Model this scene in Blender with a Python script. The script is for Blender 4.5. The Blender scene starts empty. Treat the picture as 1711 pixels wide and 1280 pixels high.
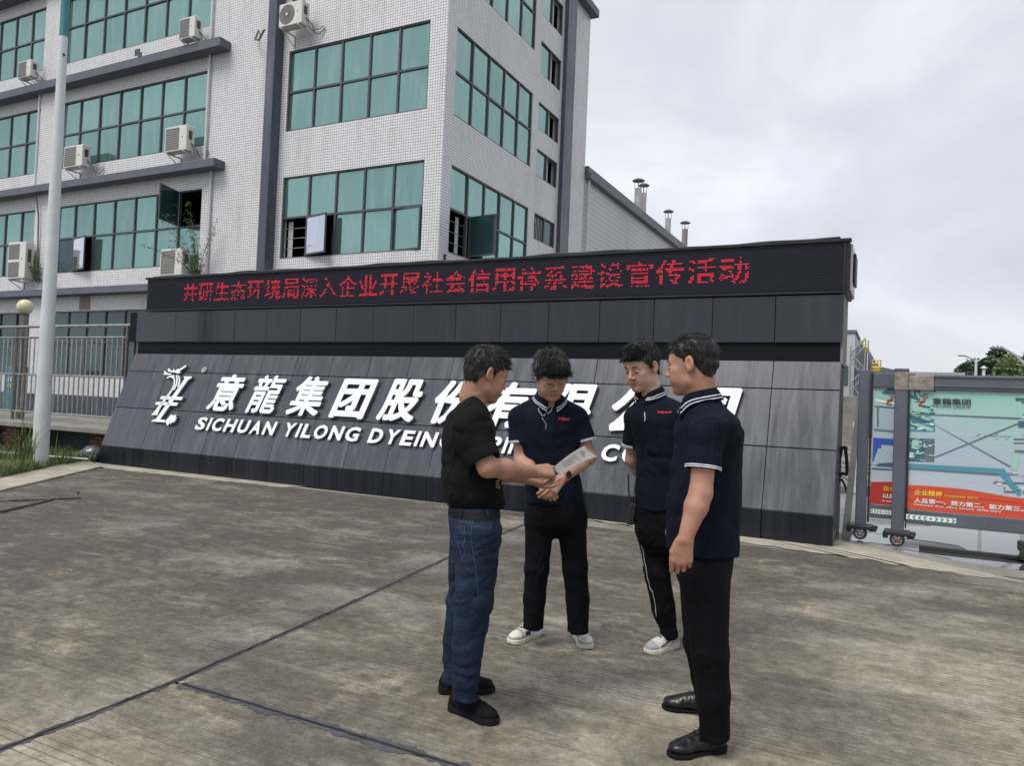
import bpy, bmesh, math, random
import numpy as np
from mathutils import Vector, Matrix
from mathutils.bvhtree import BVHTree

S = bpy.context.scene
COL = S.collection
random.seed(7)

# ---------------------------------------------------------------- camera, sky, sun, exposure
YAW, PITCH, ROLL, CAM_H, FPX = math.radians(26.92), math.radians(1.378), math.radians(2.329), 1.42, 1260.0
_f = np.array([-math.sin(YAW)*math.cos(PITCH), math.cos(YAW)*math.cos(PITCH), math.sin(PITCH)])
_r = np.array([math.cos(YAW), math.sin(YAW), 0.0]); _u = np.cross(_r, _f)
_R = math.cos(ROLL)*_r + math.sin(ROLL)*_u
_U = -math.sin(ROLL)*_r + math.cos(ROLL)*_u
CAM = np.array([0, 0, CAM_H])
cd = bpy.data.cameras.new('camera'); cam = bpy.data.objects.new('camera', cd); COL.objects.link(cam)
cam.matrix_world = Matrix(((_R[0], _U[0], -_f[0], 0), (_R[1], _U[1], -_f[1], 0), (_R[2], _U[2], -_f[2], CAM_H), (0, 0, 0, 1)))
cd.sensor_fit = 'HORIZONTAL'; cd.sensor_width = 36; cd.lens = 36*FPX/1711
cd.clip_start = .05; cd.clip_end = 3000
S.camera = cam

w = bpy.data.worlds.new('World'); S.world = w; w.use_nodes = True
nt = w.node_tree; N = nt.nodes; LK = nt.links
bg = N['Background']; bg.inputs['Strength'].default_value = .1
SUN_EL, SUN_AZ = math.radians(58), math.radians(200)
sky = N.new('ShaderNodeTexSky'); sky.sky_type = 'NISHITA'; sky.sun_disc = False
sky.sun_elevation = SUN_EL; sky.sun_rotation = SUN_AZ
tc = N.new('ShaderNodeTexCoord'); mp = N.new('ShaderNodeMapping'); mp.inputs['Scale'].default_value = (1.0, 1.0, 2.0)
mp.inputs['Location'].default_value = (.35, .1, .2)
no = N.new('ShaderNodeTexNoise'); no.inputs['Scale'].default_value = 2.3; no.inputs['Detail'].default_value = 7; no.inputs['Roughness'].default_value = .52
no.inputs['Distortion'].default_value = .35
cr = N.new('ShaderNodeValToRGB'); e = cr.color_ramp.elements
e[0].position = .30; e[0].color = (.545, .570, .640, 1)
e[1].position = .68; e[1].color = (.82, .87, .93, 1)
m_ = e.new(.5); m_.color = (.645, .670, .735, 1)
sc_ = N.new('ShaderNodeMix'); sc_.data_type = 'RGBA'; sc_.blend_type = 'MULTIPLY'; sc_.inputs[0].default_value = 1; sc_.inputs[7].default_value = (6.15, 6.1, 6.0, 1)
mx = N.new('ShaderNodeMix'); mx.data_type = 'RGBA'; mx.inputs[0].default_value = .93
LK.new(tc.outputs['Generated'], mp.inputs[0]); LK.new(mp.outputs[0], no.inputs['Vector']); LK.new(no.outputs['Fac'], cr.inputs[0])
LK.new(cr.outputs[0], sc_.inputs[6]); LK.new(sky.outputs[0], mx.inputs[6]); LK.new(sc_.outputs[2], mx.inputs[7]); LK.new(mx.outputs[2], bg.inputs['Color'])

sd = bpy.data.lights.new('sun', 'SUN'); sd.energy = 1.5; sd.angle = math.radians(28); sd.color = (1, .96, .9)
sun = bpy.data.objects.new('sun', sd); COL.objects.link(sun)
sdir = Vector((math.cos(SUN_EL)*math.sin(SUN_AZ), math.cos(SUN_EL)*math.cos(SUN_AZ), math.sin(SUN_EL)))
sun.rotation_euler = sdir.to_track_quat('Z', 'Y').to_euler()
S.view_settings.view_transform = 'Standard'; S.view_settings.look = 'None'
S.view_settings.exposure = 0.95; S.view_settings.gamma = 1; S.view_settings.use_curve_mapping = False
S.cycles.max_bounces = 6

# ---------------------------------------------------------------- helpers
def ray(x, y): return _f + _R*(x-855.5)/FPX - _U*(y-640)/FPX
def at(x, y, ax, val):
    "point of the place seen at photo pixel x,y that lies on the plane axis=val"
    d = ray(x, y); t = (val-CAM[ax])/d[ax]; p = CAM+d*t
    return Vector((float(p[0]), float(p[1]), float(p[2])))
def atd(x, y, dist):
    "point on the same ray at horizontal distance dist along the view axis"
    d = ray(x, y); fh = np.array([-math.sin(YAW), math.cos(YAW), 0]); t = dist/(d@fh); p = CAM+d*t
    return Vector((float(p[0]), float(p[1]), float(p[2])))

def link(name, me, mat=None, parent=None, mw=None):
    o = bpy.data.objects.new(name, me); COL.objects.link(o)
    if mat is not None and me is not None and len(me.materials) == 0:
        for m in (mat if isinstance(mat, (list, tuple)) else [mat]): me.materials.append(m)
    if mw is not None: o.matrix_world = mw
    if parent is not None: o.parent = parent
    return o
def tag(o, label=None, cat=None, group=None, kind=None):
    if label: o['label'] = label
    if cat: o['category'] = cat
    if group: o['group'] = group
    if kind: o['kind'] = kind
    return o
def empty(name, loc=(0, 0, 0), rz=0, parent=None):
    o = bpy.data.objects.new(name, None); COL.objects.link(o); o.location = loc; o.rotation_euler = (0, 0, rz)
    o.empty_display_size = .1
    if parent: o.parent = parent
    return o
def copy_tree(o, parent=None):
    c = o.copy(); COL.objects.link(c); c.parent = parent
    for ch in list(o.children): copy_tree(ch, c)
    return c

class MB:
    "collects shapes into one mesh"
    def __init__(s): s.v = []; s.f = []; s.mi = []; s.cur = 0
    def add(s, vs, fs):
        b = len(s.v); s.v += [tuple(v) for v in vs]
        for f in fs: s.f.append(tuple(i+b for i in f)); s.mi.append(s.cur)
        return s
    def box(s, x0, x1, y0, y1, z0, z1, M=None):
        vs = [Vector(p) for p in ((x0,y0,z0),(x1,y0,z0),(x1,y1,z0),(x0,y1,z0),(x0,y0,z1),(x1,y0,z1),(x1,y1,z1),(x0,y1,z1))]
        if M is not None: vs = [M @ v for v in vs]
        return s.add(vs, [(0,3,2,1),(4,5,6,7),(0,1,5,4),(1,2,6,5),(2,3,7,6),(3,0,4,7)])
    def bbox(s, x0, x1, y0, y1, z0, z1, b=.004, M=None):
        "box with small chamfers"
        xs = (x0, x0+b, x1-b, x1); ys = (y0, y0+b, y1-b, y1); zs = (z0, z0+b, z1-b, z1)
        bm = bmesh.new(); r = bmesh.ops.create_cube(bm, size=1)
        for v in bm.verts:
            v.co = Vector(((x0+x1)/2+v.co.x*(x1-x0), (y0+y1)/2+v.co.y*(y1-y0), (z0+z1)/2+v.co.z*(z1-z0)))
        bmesh.ops.bevel(bm, geom=bm.edges[:], offset=b, segments=1, affect='EDGES')
        bm.verts.index_update()
        vs = [(M @ v.co if M is not None else v.co.copy()) for v in bm.verts]; fs = [[v.index for v in f.verts] for f in bm.faces]
        bm.free(); return s.add(vs, fs)
    def tube(s, pts, rad, n=10, caps=True):
        pts = [Vector(p) for p in pts]; rads = rad if isinstance(rad, (list, tuple)) else [rad]*len(pts)
        vs = []; fs = []; up = None
        for i, p in enumerate(pts):
            d = (pts[min(i+1, len(pts)-1)]-pts[max(i-1, 0)]).normalized()
            if up is None: up = Vector((0, 0, 1)) if abs(d.z) < .9 else Vector((1, 0, 0))
            a = d.cross(up).normalized(); b = a.cross(d).normalized(); up = b
            for k in range(n):
                t = 2*math.pi*k/n; vs.append(p+(a*math.cos(t)+b*math.sin(t))*rads[i])
        for i in range(len(pts)-1):
            for k in range(n): fs.append((i*n+k, i*n+(k+1) % n, (i+1)*n+(k+1) % n, (i+1)*n+k))
        if caps:
            fs.append(tuple(range(n))[::-1]); fs.append(tuple((len(pts)-1)*n+k for k in range(n)))
        return s.add(vs, fs)
    def lathe(s, prof, c=(0, 0, 0), n=24, axis=None):
        vs = []; fs = []; c = Vector(c); q = axis
        for r, z in prof:
            for k in range(n):
                t = 2*math.pi*k/n; v = Vector((r*math.cos(t), r*math.sin(t), z))
                vs.append(c+(q @ v if q is not None else v))
        for i in range(len(prof)-1):
            for k in range(n): fs.append((i*n+k, i*n+(k+1) % n, (i+1)*n+(k+1) % n, (i+1)*n+k))
        return s.add(vs, fs)
    def prism(s, pts, nrm, d):
        "polygon (3-D points in a plane) pushed out by d along nrm"
        pts = [Vector(p) for p in pts]; nrm = Vector(nrm); n = len(pts)
        a = pts; b = [p+nrm*d for p in pts]
        s.add(a+b, [tuple(range(n))[::-1], tuple(range(n, 2*n))]+[(i, (i+1) % n, n+(i+1) % n, n+i) for i in range(n)])
        return s
    def build(s, name, mat, parent=None, smooth=False, world=True):
        me = bpy.data.meshes.new(name); vs = s.v
        if parent is not None and world:
            inv = parent_inv(parent); vs = [inv @ Vector(v) for v in vs]
        me.from_pydata([tuple(v) for v in vs], [], s.f)
        for m in (mat if isinstance(mat, (list, tuple)) else [mat]): me.materials.append(m)
        if any(s.mi): me.polygons.foreach_set('material_index', s.mi)
        bm = bmesh.new(); bm.from_mesh(me); bmesh.ops.recalc_face_normals(bm, faces=bm.faces[:]); bm.to_mesh(me); bm.free()
        if smooth:
            me.polygons.foreach_set('use_smooth', [True]*len(me.polygons))
            try: me.set_sharp_from_angle(angle=math.radians(40))
            except Exception: pass
        return link(name, me, None, parent)
def world_of(o):
    m = Matrix.LocRotScale(o.location, o.rotation_euler, o.scale)
    return (world_of(o.parent) @ m) if o.parent else m
def parent_inv(o): return world_of(o).inverted()

# ---------------------------------------------------------------- materials
def mat(name, col=(.5, .5, .5), rough=.6, metal=0, spec=.5, **k):
    m = bpy.data.materials.new(name); m.use_nodes = True
    b = m.node_tree.nodes['Principled BSDF']
    b.inputs['Base Color'].default_value = (*col, 1); b.inputs['Roughness'].default_value = rough
    b.inputs['Metallic'].default_value = metal; b.inputs['Specular IOR Level'].default_value = spec
    for a, v in k.items(): b.inputs[a.replace('_', ' ')].default_value = v
    return m
class G:
    "small node-graph writer"
    def __init__(s, m): s.m = m; s.t = m.node_tree; s.b = s.t.nodes['Principled BSDF']
    def n(s, typ, **kw):
        nd = s.t.nodes.new('ShaderNode'+typ)
        for a, v in kw.items():
            if a.startswith('i_'):
                key = a[2:]; key = int(key) if key.isdigit() else key.replace('_', ' ')
                s.set(nd.inputs[key], v)
            else: setattr(nd, a, v)
        return nd
    def set(s, inp, v):
        if isinstance(v, bpy.types.NodeSocket): s.t.links.new(v, inp)
        else: inp.default_value = v
    def pos(s): return s.n('NewGeometry').outputs['Position']
    def obj(s): return s.n('TexCoord').outputs['Object']
    def map(s, v, scale=(1, 1, 1), loc=(0, 0, 0), rot=(0, 0, 0)):
        return s.n('Mapping', i_Vector=v, i_Scale=scale, i_Location=loc, i_Rotation=rot).outputs[0]
    def noise(s, v, scale=5, detail=4, rough=.55, dist=0):
        return s.n('TexNoise', i_Vector=v, i_Scale=scale, i_Detail=detail, i_Roughness=rough, i_Distortion=dist).outputs['Fac']
    def ramp(s, f, *stops):
        r = s.n('ValToRGB'); s.set(r.inputs[0], f); el = r.color_ramp.elements
        while len(el) < len(stops): el.new(.5)
        for q, (p, c) in zip(el, stops):
            q.position = p; q.color = (*c, 1) if isinstance(c, tuple) else (c, c, c, 1)
        return r.outputs[0]
    def mix(s, f, a, b, mode='MIX'):
        m = s.n('Mix', data_type='RGBA', blend_type=mode)
        s.set(m.inputs[0], f)
        s.set(m.inputs[6], (*a, 1) if isinstance(a, tuple) else a); s.set(m.inputs[7], (*b, 1) if isinstance(b, tuple) else b)
        return m.outputs[2]
    def math(s, op, a, b=0., c=0.):
        m = s.n('Math', operation=op); s.set(m.inputs[0], a); s.set(m.inputs[1], b)
        if c: s.set(m.inputs[2], c)
        return m.outputs[0]
    def bump(s, h, strength=.3, dist=.01):
        b = s.n('Bump', i_Height=h, i_Strength=strength, i_Distance=dist); s.set(s.b.inputs['Normal'], b.outputs[0])
    def col(s, c): s.set(s.b.inputs['Base Color'], c)
    def rough(s, c): s.set(s.b.inputs['Roughness'], c)

def speckle(name, c0, c1, rough=.6, scale=6, bump=.15, metal=0, spec=.5, vary=0):
    "two-tone weathered surface with fine relief"
    m = mat(name, c0, rough, metal, spec); g = G(m); p = g.pos()
    a = g.noise(p, scale, 6, .6); b = g.noise(p, scale*9, 3)
    f = g.math('ADD', g.math('MULTIPLY', a, .75), g.math('MULTIPLY', b, .25))
    c = g.ramp(f, (.35, c0), (.65, c1))
    if vary:
        oi = g.n('ObjectInfo').outputs['Random']
        c = g.mix(1, c, g.ramp(oi, (0, 1-vary), (1, 1+vary*.0+0)), 'MULTIPLY')
    g.col(c); g.rough(g.ramp(a, (.3, rough*.8), (.7, min(1, rough*1.2))))
    if bump: g.bump(b, bump, .004)
    return m

# white wall tiles with dark grout, rain streaks under sills
def tile_mat(name, white, grout, size=.075, gw=.09):
    m = mat(name, white, .3, 0, .5); g = G(m); p = g.pos()
    sx = g.n('SeparateXYZ', i_Vector=p)
    u = g.math('ADD', sx.outputs[0], sx.outputs[1]); v = sx.outputs[2]
    cb = g.n('CombineXYZ', i_X=u, i_Y=v, i_Z=0.).outputs[0]
    br = g.n('TexBrick', i_Vector=cb, i_Color1=(*white, 1), i_Color2=(*[c*.9 for c in white], 1), i_Mortar=(*grout, 1), i_Scale=1., i_Mortar_Size=size*gw, i_Mortar_Smooth=.2, i_Brick_Width=size, i_Row_Height=size)
    br.offset = 0; br.squash = 1
    st = g.noise(g.map(p, (1.6, 1.6, .16)), 2.2, 5, .65)
    st2 = g.noise(p, .5, 4)
    dirt = g.math('MULTIPLY', g.ramp(st, (.48, 0.), (.72, 1.)), g.ramp(st2, (.4, .25), (.65, .9)))
    c = g.mix(g.math('MULTIPLY', dirt, .45), br.outputs['Color'], (.30, .29, .27))
    g.col(c); g.bump(g.math('SUBTRACT', 1., br.outputs['Fac']), .4, .004)
    g.rough(g.ramp(st2, (.3, .25), (.7, .5)))
    return m
M = {}
M['tile'] = tile_mat('white_wall_tiles', (.78, .775, .785), (.15, .155, .18), gw=.075)
M['darktile'] = tile_mat('dark_blue_tiles', (.075, .085, .125), (.045, .05, .07))
M['cornice'] = speckle('dark_cornice', (.085, .09, .125), (.13, .135, .17), .55, 1.6, .2)
M['frame'] = speckle('window_frame_grey', (.055, .06, .07), (.08, .085, .095), .45, 5, .05)
M['interior'] = mat('shaded_interior', (.02, .022, .025), .9)  # room shade put into the colour so opened lights read dark
def glass_mat(name, base, metal=.8, rough=.05, vary=.35):
    m = mat(name, base, rough, metal, .6); g = G(m)
    oi = g.n('ObjectInfo').outputs['Random']; p = g.pos()
    st = g.noise(g.map(p, (3, 3, .5)), 1.5, 4, .6)
    c = g.mix(g.ramp(oi, (0, 0.), (1, vary)), base, tuple(q*.62 for q in base))
    c = g.mix(g.math('MULTIPLY', g.ramp(st, (.5, 0.), (.75, 1.)), .35), c, (base[0]*1.5+.04, base[1]*1.25+.03, base[2]*1.2+.03))
    g.col(c)
    b = g.n('Bump', i_Height=g.noise(p, 1.3, 2), i_Strength=.06, i_Distance=.05); g.set(g.b.inputs['Normal'], b.outputs[0])
    return m
M['glass'] = glass_mat('teal_reflective_glass', (.26, .435, .405), .8, .05, .5)
M['glass_dark'] = glass_mat('dark_reflection_glass', (.035, .075, .085), .25, .06)  # same teal glass with dark reflections put into its tint
M['glass_sky'] = glass_mat('sky_reflection_glass', (.62, .66, .72), .9, .05, .1)  # white sky reflection put into the colour of the opened leaves
M['granite'] = None
def granite(name, c0, c1, rough, coat=.3, stain=.5):
    m = mat(name, c0, rough, 0, .5); g = G(m); p = g.pos()
    oi = g.n('ObjectInfo').outputs['Random']
    big = g.noise(p, 1.3, 5, .6); st = g.noise(g.map(p, (4.5, 1.2, .35)), 2.6, 6, .65, .3)
    fine = g.noise(p, 160, 2)
    c = g.ramp(g.math('ADD', g.math('MULTIPLY', big, .6), g.math('MULTIPLY', oi, .35)), (.25, c0), (.75, c1))
    c = g.mix(g.math('MULTIPLY', g.ramp(st, (.5, 0.), (.68, 1.)), stain), c, tuple(q*1.9+.02 for q in c1))
    c = g.mix(g.math('MULTIPLY', g.ramp(st, (.30, 1.), (.44, 0.)), stain), c, tuple(q*.45 for q in c0))
    c = g.mix(.25, c, g.ramp(fine, (.35, tuple(q*.5 for q in c0)), (.65, tuple(q*1.6 for q in c1))))
    g.col(c); g.rough(g.ramp(st, (.35, rough*.75), (.65, rough*1.35)))
    g.b.inputs['Coat Weight'].default_value = coat; g.b.inputs['Coat Roughness'].default_value = .12
    g.bump(fine, .05, .002)
    return m
M['slope'] = granite('grey_granite_slope', (.038, .040, .053), (.070, .073, .092), .30, .3, .42)
M['band'] = granite('black_granite_band', (.006, .0075, .013), (.017, .020, .031), .16, .12, .25)
M['plinth'] = granite('black_granite_plinth', (.004, .005, .009), (.009, .0105, .017), .3, .0, .15)
M['recess'] = mat('black_recess', (.003, .0035, .006), .55, 0, .2)
M['led'] = None
def led_mat():
    m = mat('led_panel_black', (.022, .022, .035), .65, 0, .15); g = G(m); p = g.pos()
    z = g.n('SeparateXYZ', i_Vector=p).outputs[2]
    l = g.math('FRACT', g.math('MULTIPLY', z, 1/.0312))
    g.col(g.mix(g.ramp(l, (.1, 0.), (.3, 1.)), (.006, .006, .011), (.017, .017, .028)))
    g.bump(l, .2, .003); return m
M['led'] = led_mat()
M['ledframe'] = speckle('led_frame', (.015, .015, .02), (.03, .03, .037), .4, 3, .05, 0, .3)
M['red_led'] = mat('red_led_light', (.3, .01, .02), .5); _b = M['red_led'].node_tree.nodes['Principled BSDF']
_b.inputs['Emission Color'].default_value = (.95, .015, .045, 1); _b.inputs['Emission Strength'].default_value = .44
M['white_metal'] = speckle('white_letter_paint', (.76, .78, .82), (.84, .86, .88), .4, 4, .03)
M['letter_side'] = speckle('letter_edge_grey', (.16, .17, .16), (.25, .26, .24), .5, 8, .05)
M['steel'] = speckle('weathered_steel_rail', (.30, .30, .30), (.46, .46, .45), .32, 5, .05, .8)
M['steelpost'] = speckle('brown_steel_post', (.13, .12, .105), (.2, .185, .165), .45, 4, .05, .5)
M['polewhite'] = speckle('white_pole_paint', (.52, .55, .56), (.62, .65, .66), .4, 2.5, .05)
M['teal'] = speckle('teal_pole_paint', (.03, .17, .20), (.045, .22, .25), .45, 3, .05)
M['ac'] = speckle('ac_casing', (.60, .60, .56), (.70, .70, .66), .45, 4, .04)
M['acgrille'] = speckle('ac_grille', (.20, .20, .20), (.30, .29, .28), .6, 30, .2)
M['acdark'] = mat('ac_fan_dark', (.07, .07, .07), .6)
M['cable'] = mat('grey_cable', (.16, .15, .14), .7)
M['pipe'] = speckle('downpipe_white', (.55, .56, .57), (.65, .66, .67), .5, 3, .05)
M['concrete_old'] = speckle('old_concrete', (.16, .155, .135), (.27, .26, .235), .85, 1.7, .5)
M['brick'] = speckle('old_red_brick', (.16, .075, .045), (.26, .14, .09), .9, 9, .5)
M['corr'] = None
def corr_mat():
    m = mat('pale_corrugated_cladding', (.5, .5, .51), .5); g = G(m); p = g.pos()
    z = g.n('SeparateXYZ', i_Vector=p).outputs[2]
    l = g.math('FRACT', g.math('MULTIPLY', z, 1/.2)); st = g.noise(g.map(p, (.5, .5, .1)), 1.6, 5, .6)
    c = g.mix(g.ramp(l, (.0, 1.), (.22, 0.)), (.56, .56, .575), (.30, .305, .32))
    c = g.mix(g.math('MULTIPLY', g.ramp(st, (.45, 0.), (.75, 1.)), .5), c, (.33, .33, .33))
    g.col(c); g.bump(l, .6, .03); return m
M['corr'] = corr_mat()
M['roofdark'] = speckle('dark_roof_edge', (.09, .095, .11), (.15, .15, .165), .5, 2, .1)
M['stairsteel'] = speckle('stair_steel', (.20, .21, .23), (.32, .33, .35), .5, 2, .05)
M['vent'] = speckle('vent_galvanised', (.33, .33, .335), (.48, .48, .48), .4, 3, .08, .6)
M['rust'] = speckle('rusty_metal', (.16, .12, .10), (.34, .31, .29), .7, 18, .3, .2)
M['gate'] = speckle('grey_gate_metal', (.095, .105, .13), (.13, .14, .168), .4, 2, .06, .3)
M['black'] = speckle('black_plastic', (.012, .012, .014), (.025, .025, .028), .5, 9, .1)
M['rubber'] = mat('black_rubber', (.018, .018, .018), .8)
M['chrome'] = mat('wheel_metal', (.4, .4, .42), .3, .9)
M['yellow'] = speckle('yellow_paint', (.62, .46, .06), (.75, .58, .10), .5, 5, .05)
M['globe'] = mat('opal_globe', (.62, .57, .36), .35, 0, .5, Subsurface_Weight=.2)

# ---------------------------------------------------------------- ground
def ground_mat(name, kind):
    m = mat(name, (.2, .2, .2), .85, 0, .3); g = G(m); p = g.pos()
    sx = g.n('SeparateXYZ', i_Vector=p); X, Y = sx.outputs[0], sx.outputs[1]
    big = g.noise(p, .55, 6, .62, .5); med = g.noise(g.map(p, (1.0, 1.25, 1)), 1.9, 9, .72, .3); mud = g.noise(g.map(p, (1, 1.15, 1), (5, 3, 0)), .95, 8, .68, .4); fine = g.noise(p, 75, 3, .7)
    st = g.noise(g.map(p, (1.2, 5, 1)), 1.5, 6, .6)
    # ageing follows the drive: dark, mossy near the sign, paler where it is walked and driven on
    ax = g.math('ADD', g.math('MULTIPLY', X, .10), g.math('MULTIPLY', Y, -.095))
    age = g.math('ADD', g.math('MULTIPLY', ax, 1.0), g.math('ADD', g.math('MULTIPLY', big, .95), .33))
    c = g.ramp(age, (.05, (.070, .067, .059)), (.30, (.130, .120, .100)), (.52, (.275, .250, .203)), (.80, (.43, .395, .325)))
    c = g.mix(g.math('MULTIPLY', g.ramp(med, (.40, 1.), (.55, 0.)), .5), c, (.098, .088, .072))
    agef = g.ramp(age, (0., .55), (.6, 1.))
    rid = g.noise(g.map(p, (3.6, 5.0, 1), (2, 1, 0)), 1.4, 10, .8, .7)
    patch = g.ramp(mud, (.48, 0.), (.66, 1.))
    c = g.mix(g.math('MULTIPLY', g.math('MULTIPLY', g.ramp(rid, (.46, 0.), (.60, 1.)), patch), g.math('MULTIPLY', agef, .85)), c, (.47, .40, .32))
    c = g.mix(g.math('MULTIPLY', g.ramp(st, (.55, 0.), (.7, 1.)), .25), c, (.42, .40, .35))
    moss = g.noise(p, 1.9, 6, .75)
    c = g.mix(g.math('MULTIPLY', g.ramp(moss, (.57, 0.), (.70, 1.)), .4), c, (.11, .12, .075))
    damp = g.noise(g.map(p, (1, 1.3, 1), (9, 2, 0)), .8, 7, .62, .4)
    c = g.mix(g.math('MULTIPLY', g.ramp(damp, (.38, 1.), (.52, 0.)), .72), c, (.080, .077, .069))
    pale = g.noise(g.map(p, (1, 1.2, 1), (1, 8, 3)), .9, 8, .7, .3)
    c = g.mix(g.math('MULTIPLY', g.ramp(pale, (.50, 0.), (.66, 1.)), g.math('MULTIPLY', agef, .5)), c, (.42, .40, .36))
    spk = g.noise(p, 13, 9, .92)
    c = g.mix(.9, c, g.ramp(spk, (.36, .42), (.64, 1.55)), 'MULTIPLY')
    c = g.mix(.5, c, g.ramp(fine, (.3, .35), (.7, 1.0)), 'MULTIPLY')
    c = g.mix(1, c, (1.30, 1.26, 1.19), 'MULTIPLY')
    # broom-cut drainage grooves, running along x, unevenly spaced and worn away in places
    wob = g.noise(g.map(p, (.35, .35, 1)), 1., 3)
    yy = g.math('ADD', Y, g.math('MULTIPLY', wob, .12))
    fr = g.math('FRACT', g.math('MULTIPLY', yy, 1/.042))
    line = g.ramp(fr, (.0, 1.), (.10, .8), (.22, 0.))
    keep = g.ramp(g.noise(g.map(p, (.5, 2.6, 1)), 1.4, 4, .6), (.44, 0.), (.54, 1.))
    ln2 = g.noise(g.map(yy if False else p, (.15, 21, 1)), 1.0, 1)
    gl = g.math('MULTIPLY', g.math('MULTIPLY', line, keep), g.ramp(ln2, (.34, 0.), (.46, 1.)))
    c = g.mix(g.math('MULTIPLY', gl, .76), c, (.055, .049, .040))
    g.col(c)
    h = g.math('SUBTRACT', g.math('MULTIPLY', fine, .25), gl); g.bump(g.math('ADD', h, g.math('MULTIPLY', med, .6)), .55, .006)
    g.rough(g.ramp(big, (.3, .65), (.6, .92)))
    return m
M['concrete'] = ground_mat('brushed_concrete', 0)
M['joint'] = speckle('tar_joint', (.03, .031, .04), (.085, .088, .105), .6, 6, .4)
M['tar'] = speckle('grey_joint_smear', (.040, .042, .05), (.095, .10, .112), .85, 9, .6)
M['pale'] = speckle('pale_mortar_strip', (.24, .215, .17), (.44, .40, .33), .9, 2.6, .5)
def wet_mat():
    m = mat('wet_asphalt', (.09, .09, .095), .3); g = G(m); p = g.pos()
    a = g.noise(g.map(p, (.5, 1, 1)), .8, 6, .6)
    g.col(g.ramp(a, (.35, (.12, .12, .12)), (.65, (.22, .21, .20)))); g.rough(g.ramp(a, (.4, .10), (.62, .55))); g.bump(g.noise(p, 50, 3), .12, .003); return m
M['wet'] = wet_mat()
M['soil'] = speckle('damp_soil', (.045, .042, .030), (.10, .09, .065), .95, 3, .8)

# far land sheet, below everything
mb = MB(); mb.add([(-900, -300, -.06), (900, -300, -.06), (900, 2500, -.06), (-900, 2500, -.06)], [(0, 1, 2, 3)])
tag(mb.build('ground', M['soil']), kind='structure')

# concrete forecourt: slabs with real gaps (joints) between them
pave = empty('pavement'); tag(pave, kind='structure')
JX = [-3.0, -3.02, -3.06, -3.19, -3.52, -3.66, -3.78]; JY = [-3, 1.75, 2.6, 3.66, 5.87, 6.9, 8.0]
def jx(y): return float(np.interp(y, JY, JX))
def slab(poly, name='concrete_slab', th=.12, m=None, z=0.0, parent=pave):
    b = MB(); b.prism([(x, y, z-th) for x, y in poly], (0, 0, 1), th)
    return b.build(name, m or M['concrete'], parent)
gp = .011
def edge_l(ys, s): return [(jx(y)+s*gp+random.uniform(-.004, .004), y) for y in ys]
ys = list(np.arange(-3, 8.31, .12))
slab([(-9.99, 5.45), (-6.2, -3)]+edge_l(ys, -1)+[(-3.8, 8.74), (-11.75, 8.45), (-12.05, 8.3)])
def slab_r(y0, y1, x1, top=None):
    yy = [y for y in ys if y0+gp < y < y1-gp]
    L = [(jx(y0)+gp, y0+gp)]+edge_l(yy, 1)+[(jx(y1)+gp, y1-gp)]
    return slab(L+[(x1-gp, y1-gp), (x1-gp, y0+gp)])
slab_r(-3, 2.56, 2.2); slab_r(2.56, 8.3, 2.2)
slab([(2.2+gp, -3), (8, -3), (8, 2.56-gp), (2.2+gp, 2.56-gp)]); slab([(2.2+gp, 2.56+gp), (8, 2.56+gp), (8, 8.2), (2.2+gp, 8.3)])
# bed under the joints filled with tar
b = MB(); b.add([(-13, -3.2, -.03), (9, -3.2, -.03), (9, 9, -.03), (-13, 9, -.03)], [(0, 1, 2, 3)]); b.build('joint_filler', M['joint'], pave)
# smears of tar along the joints (irregular, 4 mm proud)
def smear(path, wmin, wmax, seed, nm='tar_smear', side=0, mt=None, z=.0025):
    rnd = random.Random(seed); L = []; Rr = []; wl = wr = .02
    for i, (x, y) in enumerate(path):
        a = path[max(i-1, 0)]; c = path[min(i+1, len(path)-1)]; dx, dy = c[0]-a[0], c[1]-a[1]; q = math.hypot(dx, dy); nx, ny = -dy/q, dx/q
        wl += (rnd.uniform(wmin, wmax)*(1.6 if rnd.random() < .15 else 1)-wl)*.6; wr += (rnd.uniform(wmin, wmax)-wr)*.6
        L.append((x+nx*wl, y+ny*wl, z)); Rr.append((x-nx*wr, y-ny*wr, z))
    n = len(path); bb = MB(); bb.add(L+Rr, [(i, i+1, n+i+1, n+i) for i in range(n-1)])
    return bb.build(nm, mt or M['tar'], pave)
smear([(jx(y), y) for y in np.arange(-1, 8.2, .02)], .002, .040, 3)
smear([(x, 2.56) for x in np.arange(-3.0, 2.2, .02)], .001, .062, 5)
# narrow open crack inside the smears
smear([(jx(y)+random.uniform(-.004, .004), y) for y in np.arange(-1, 8.2, .06)], .003, .008, 9, 'joint_crack', mt=M['rubber'], z=.008)
smear([(x, 2.56+random.uniform(-.003, .003)) for x in np.arange(-3.0, 2.2, .06)], .003, .006, 10, 'joint_crack', mt=M['rubber'], z=.008)
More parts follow.
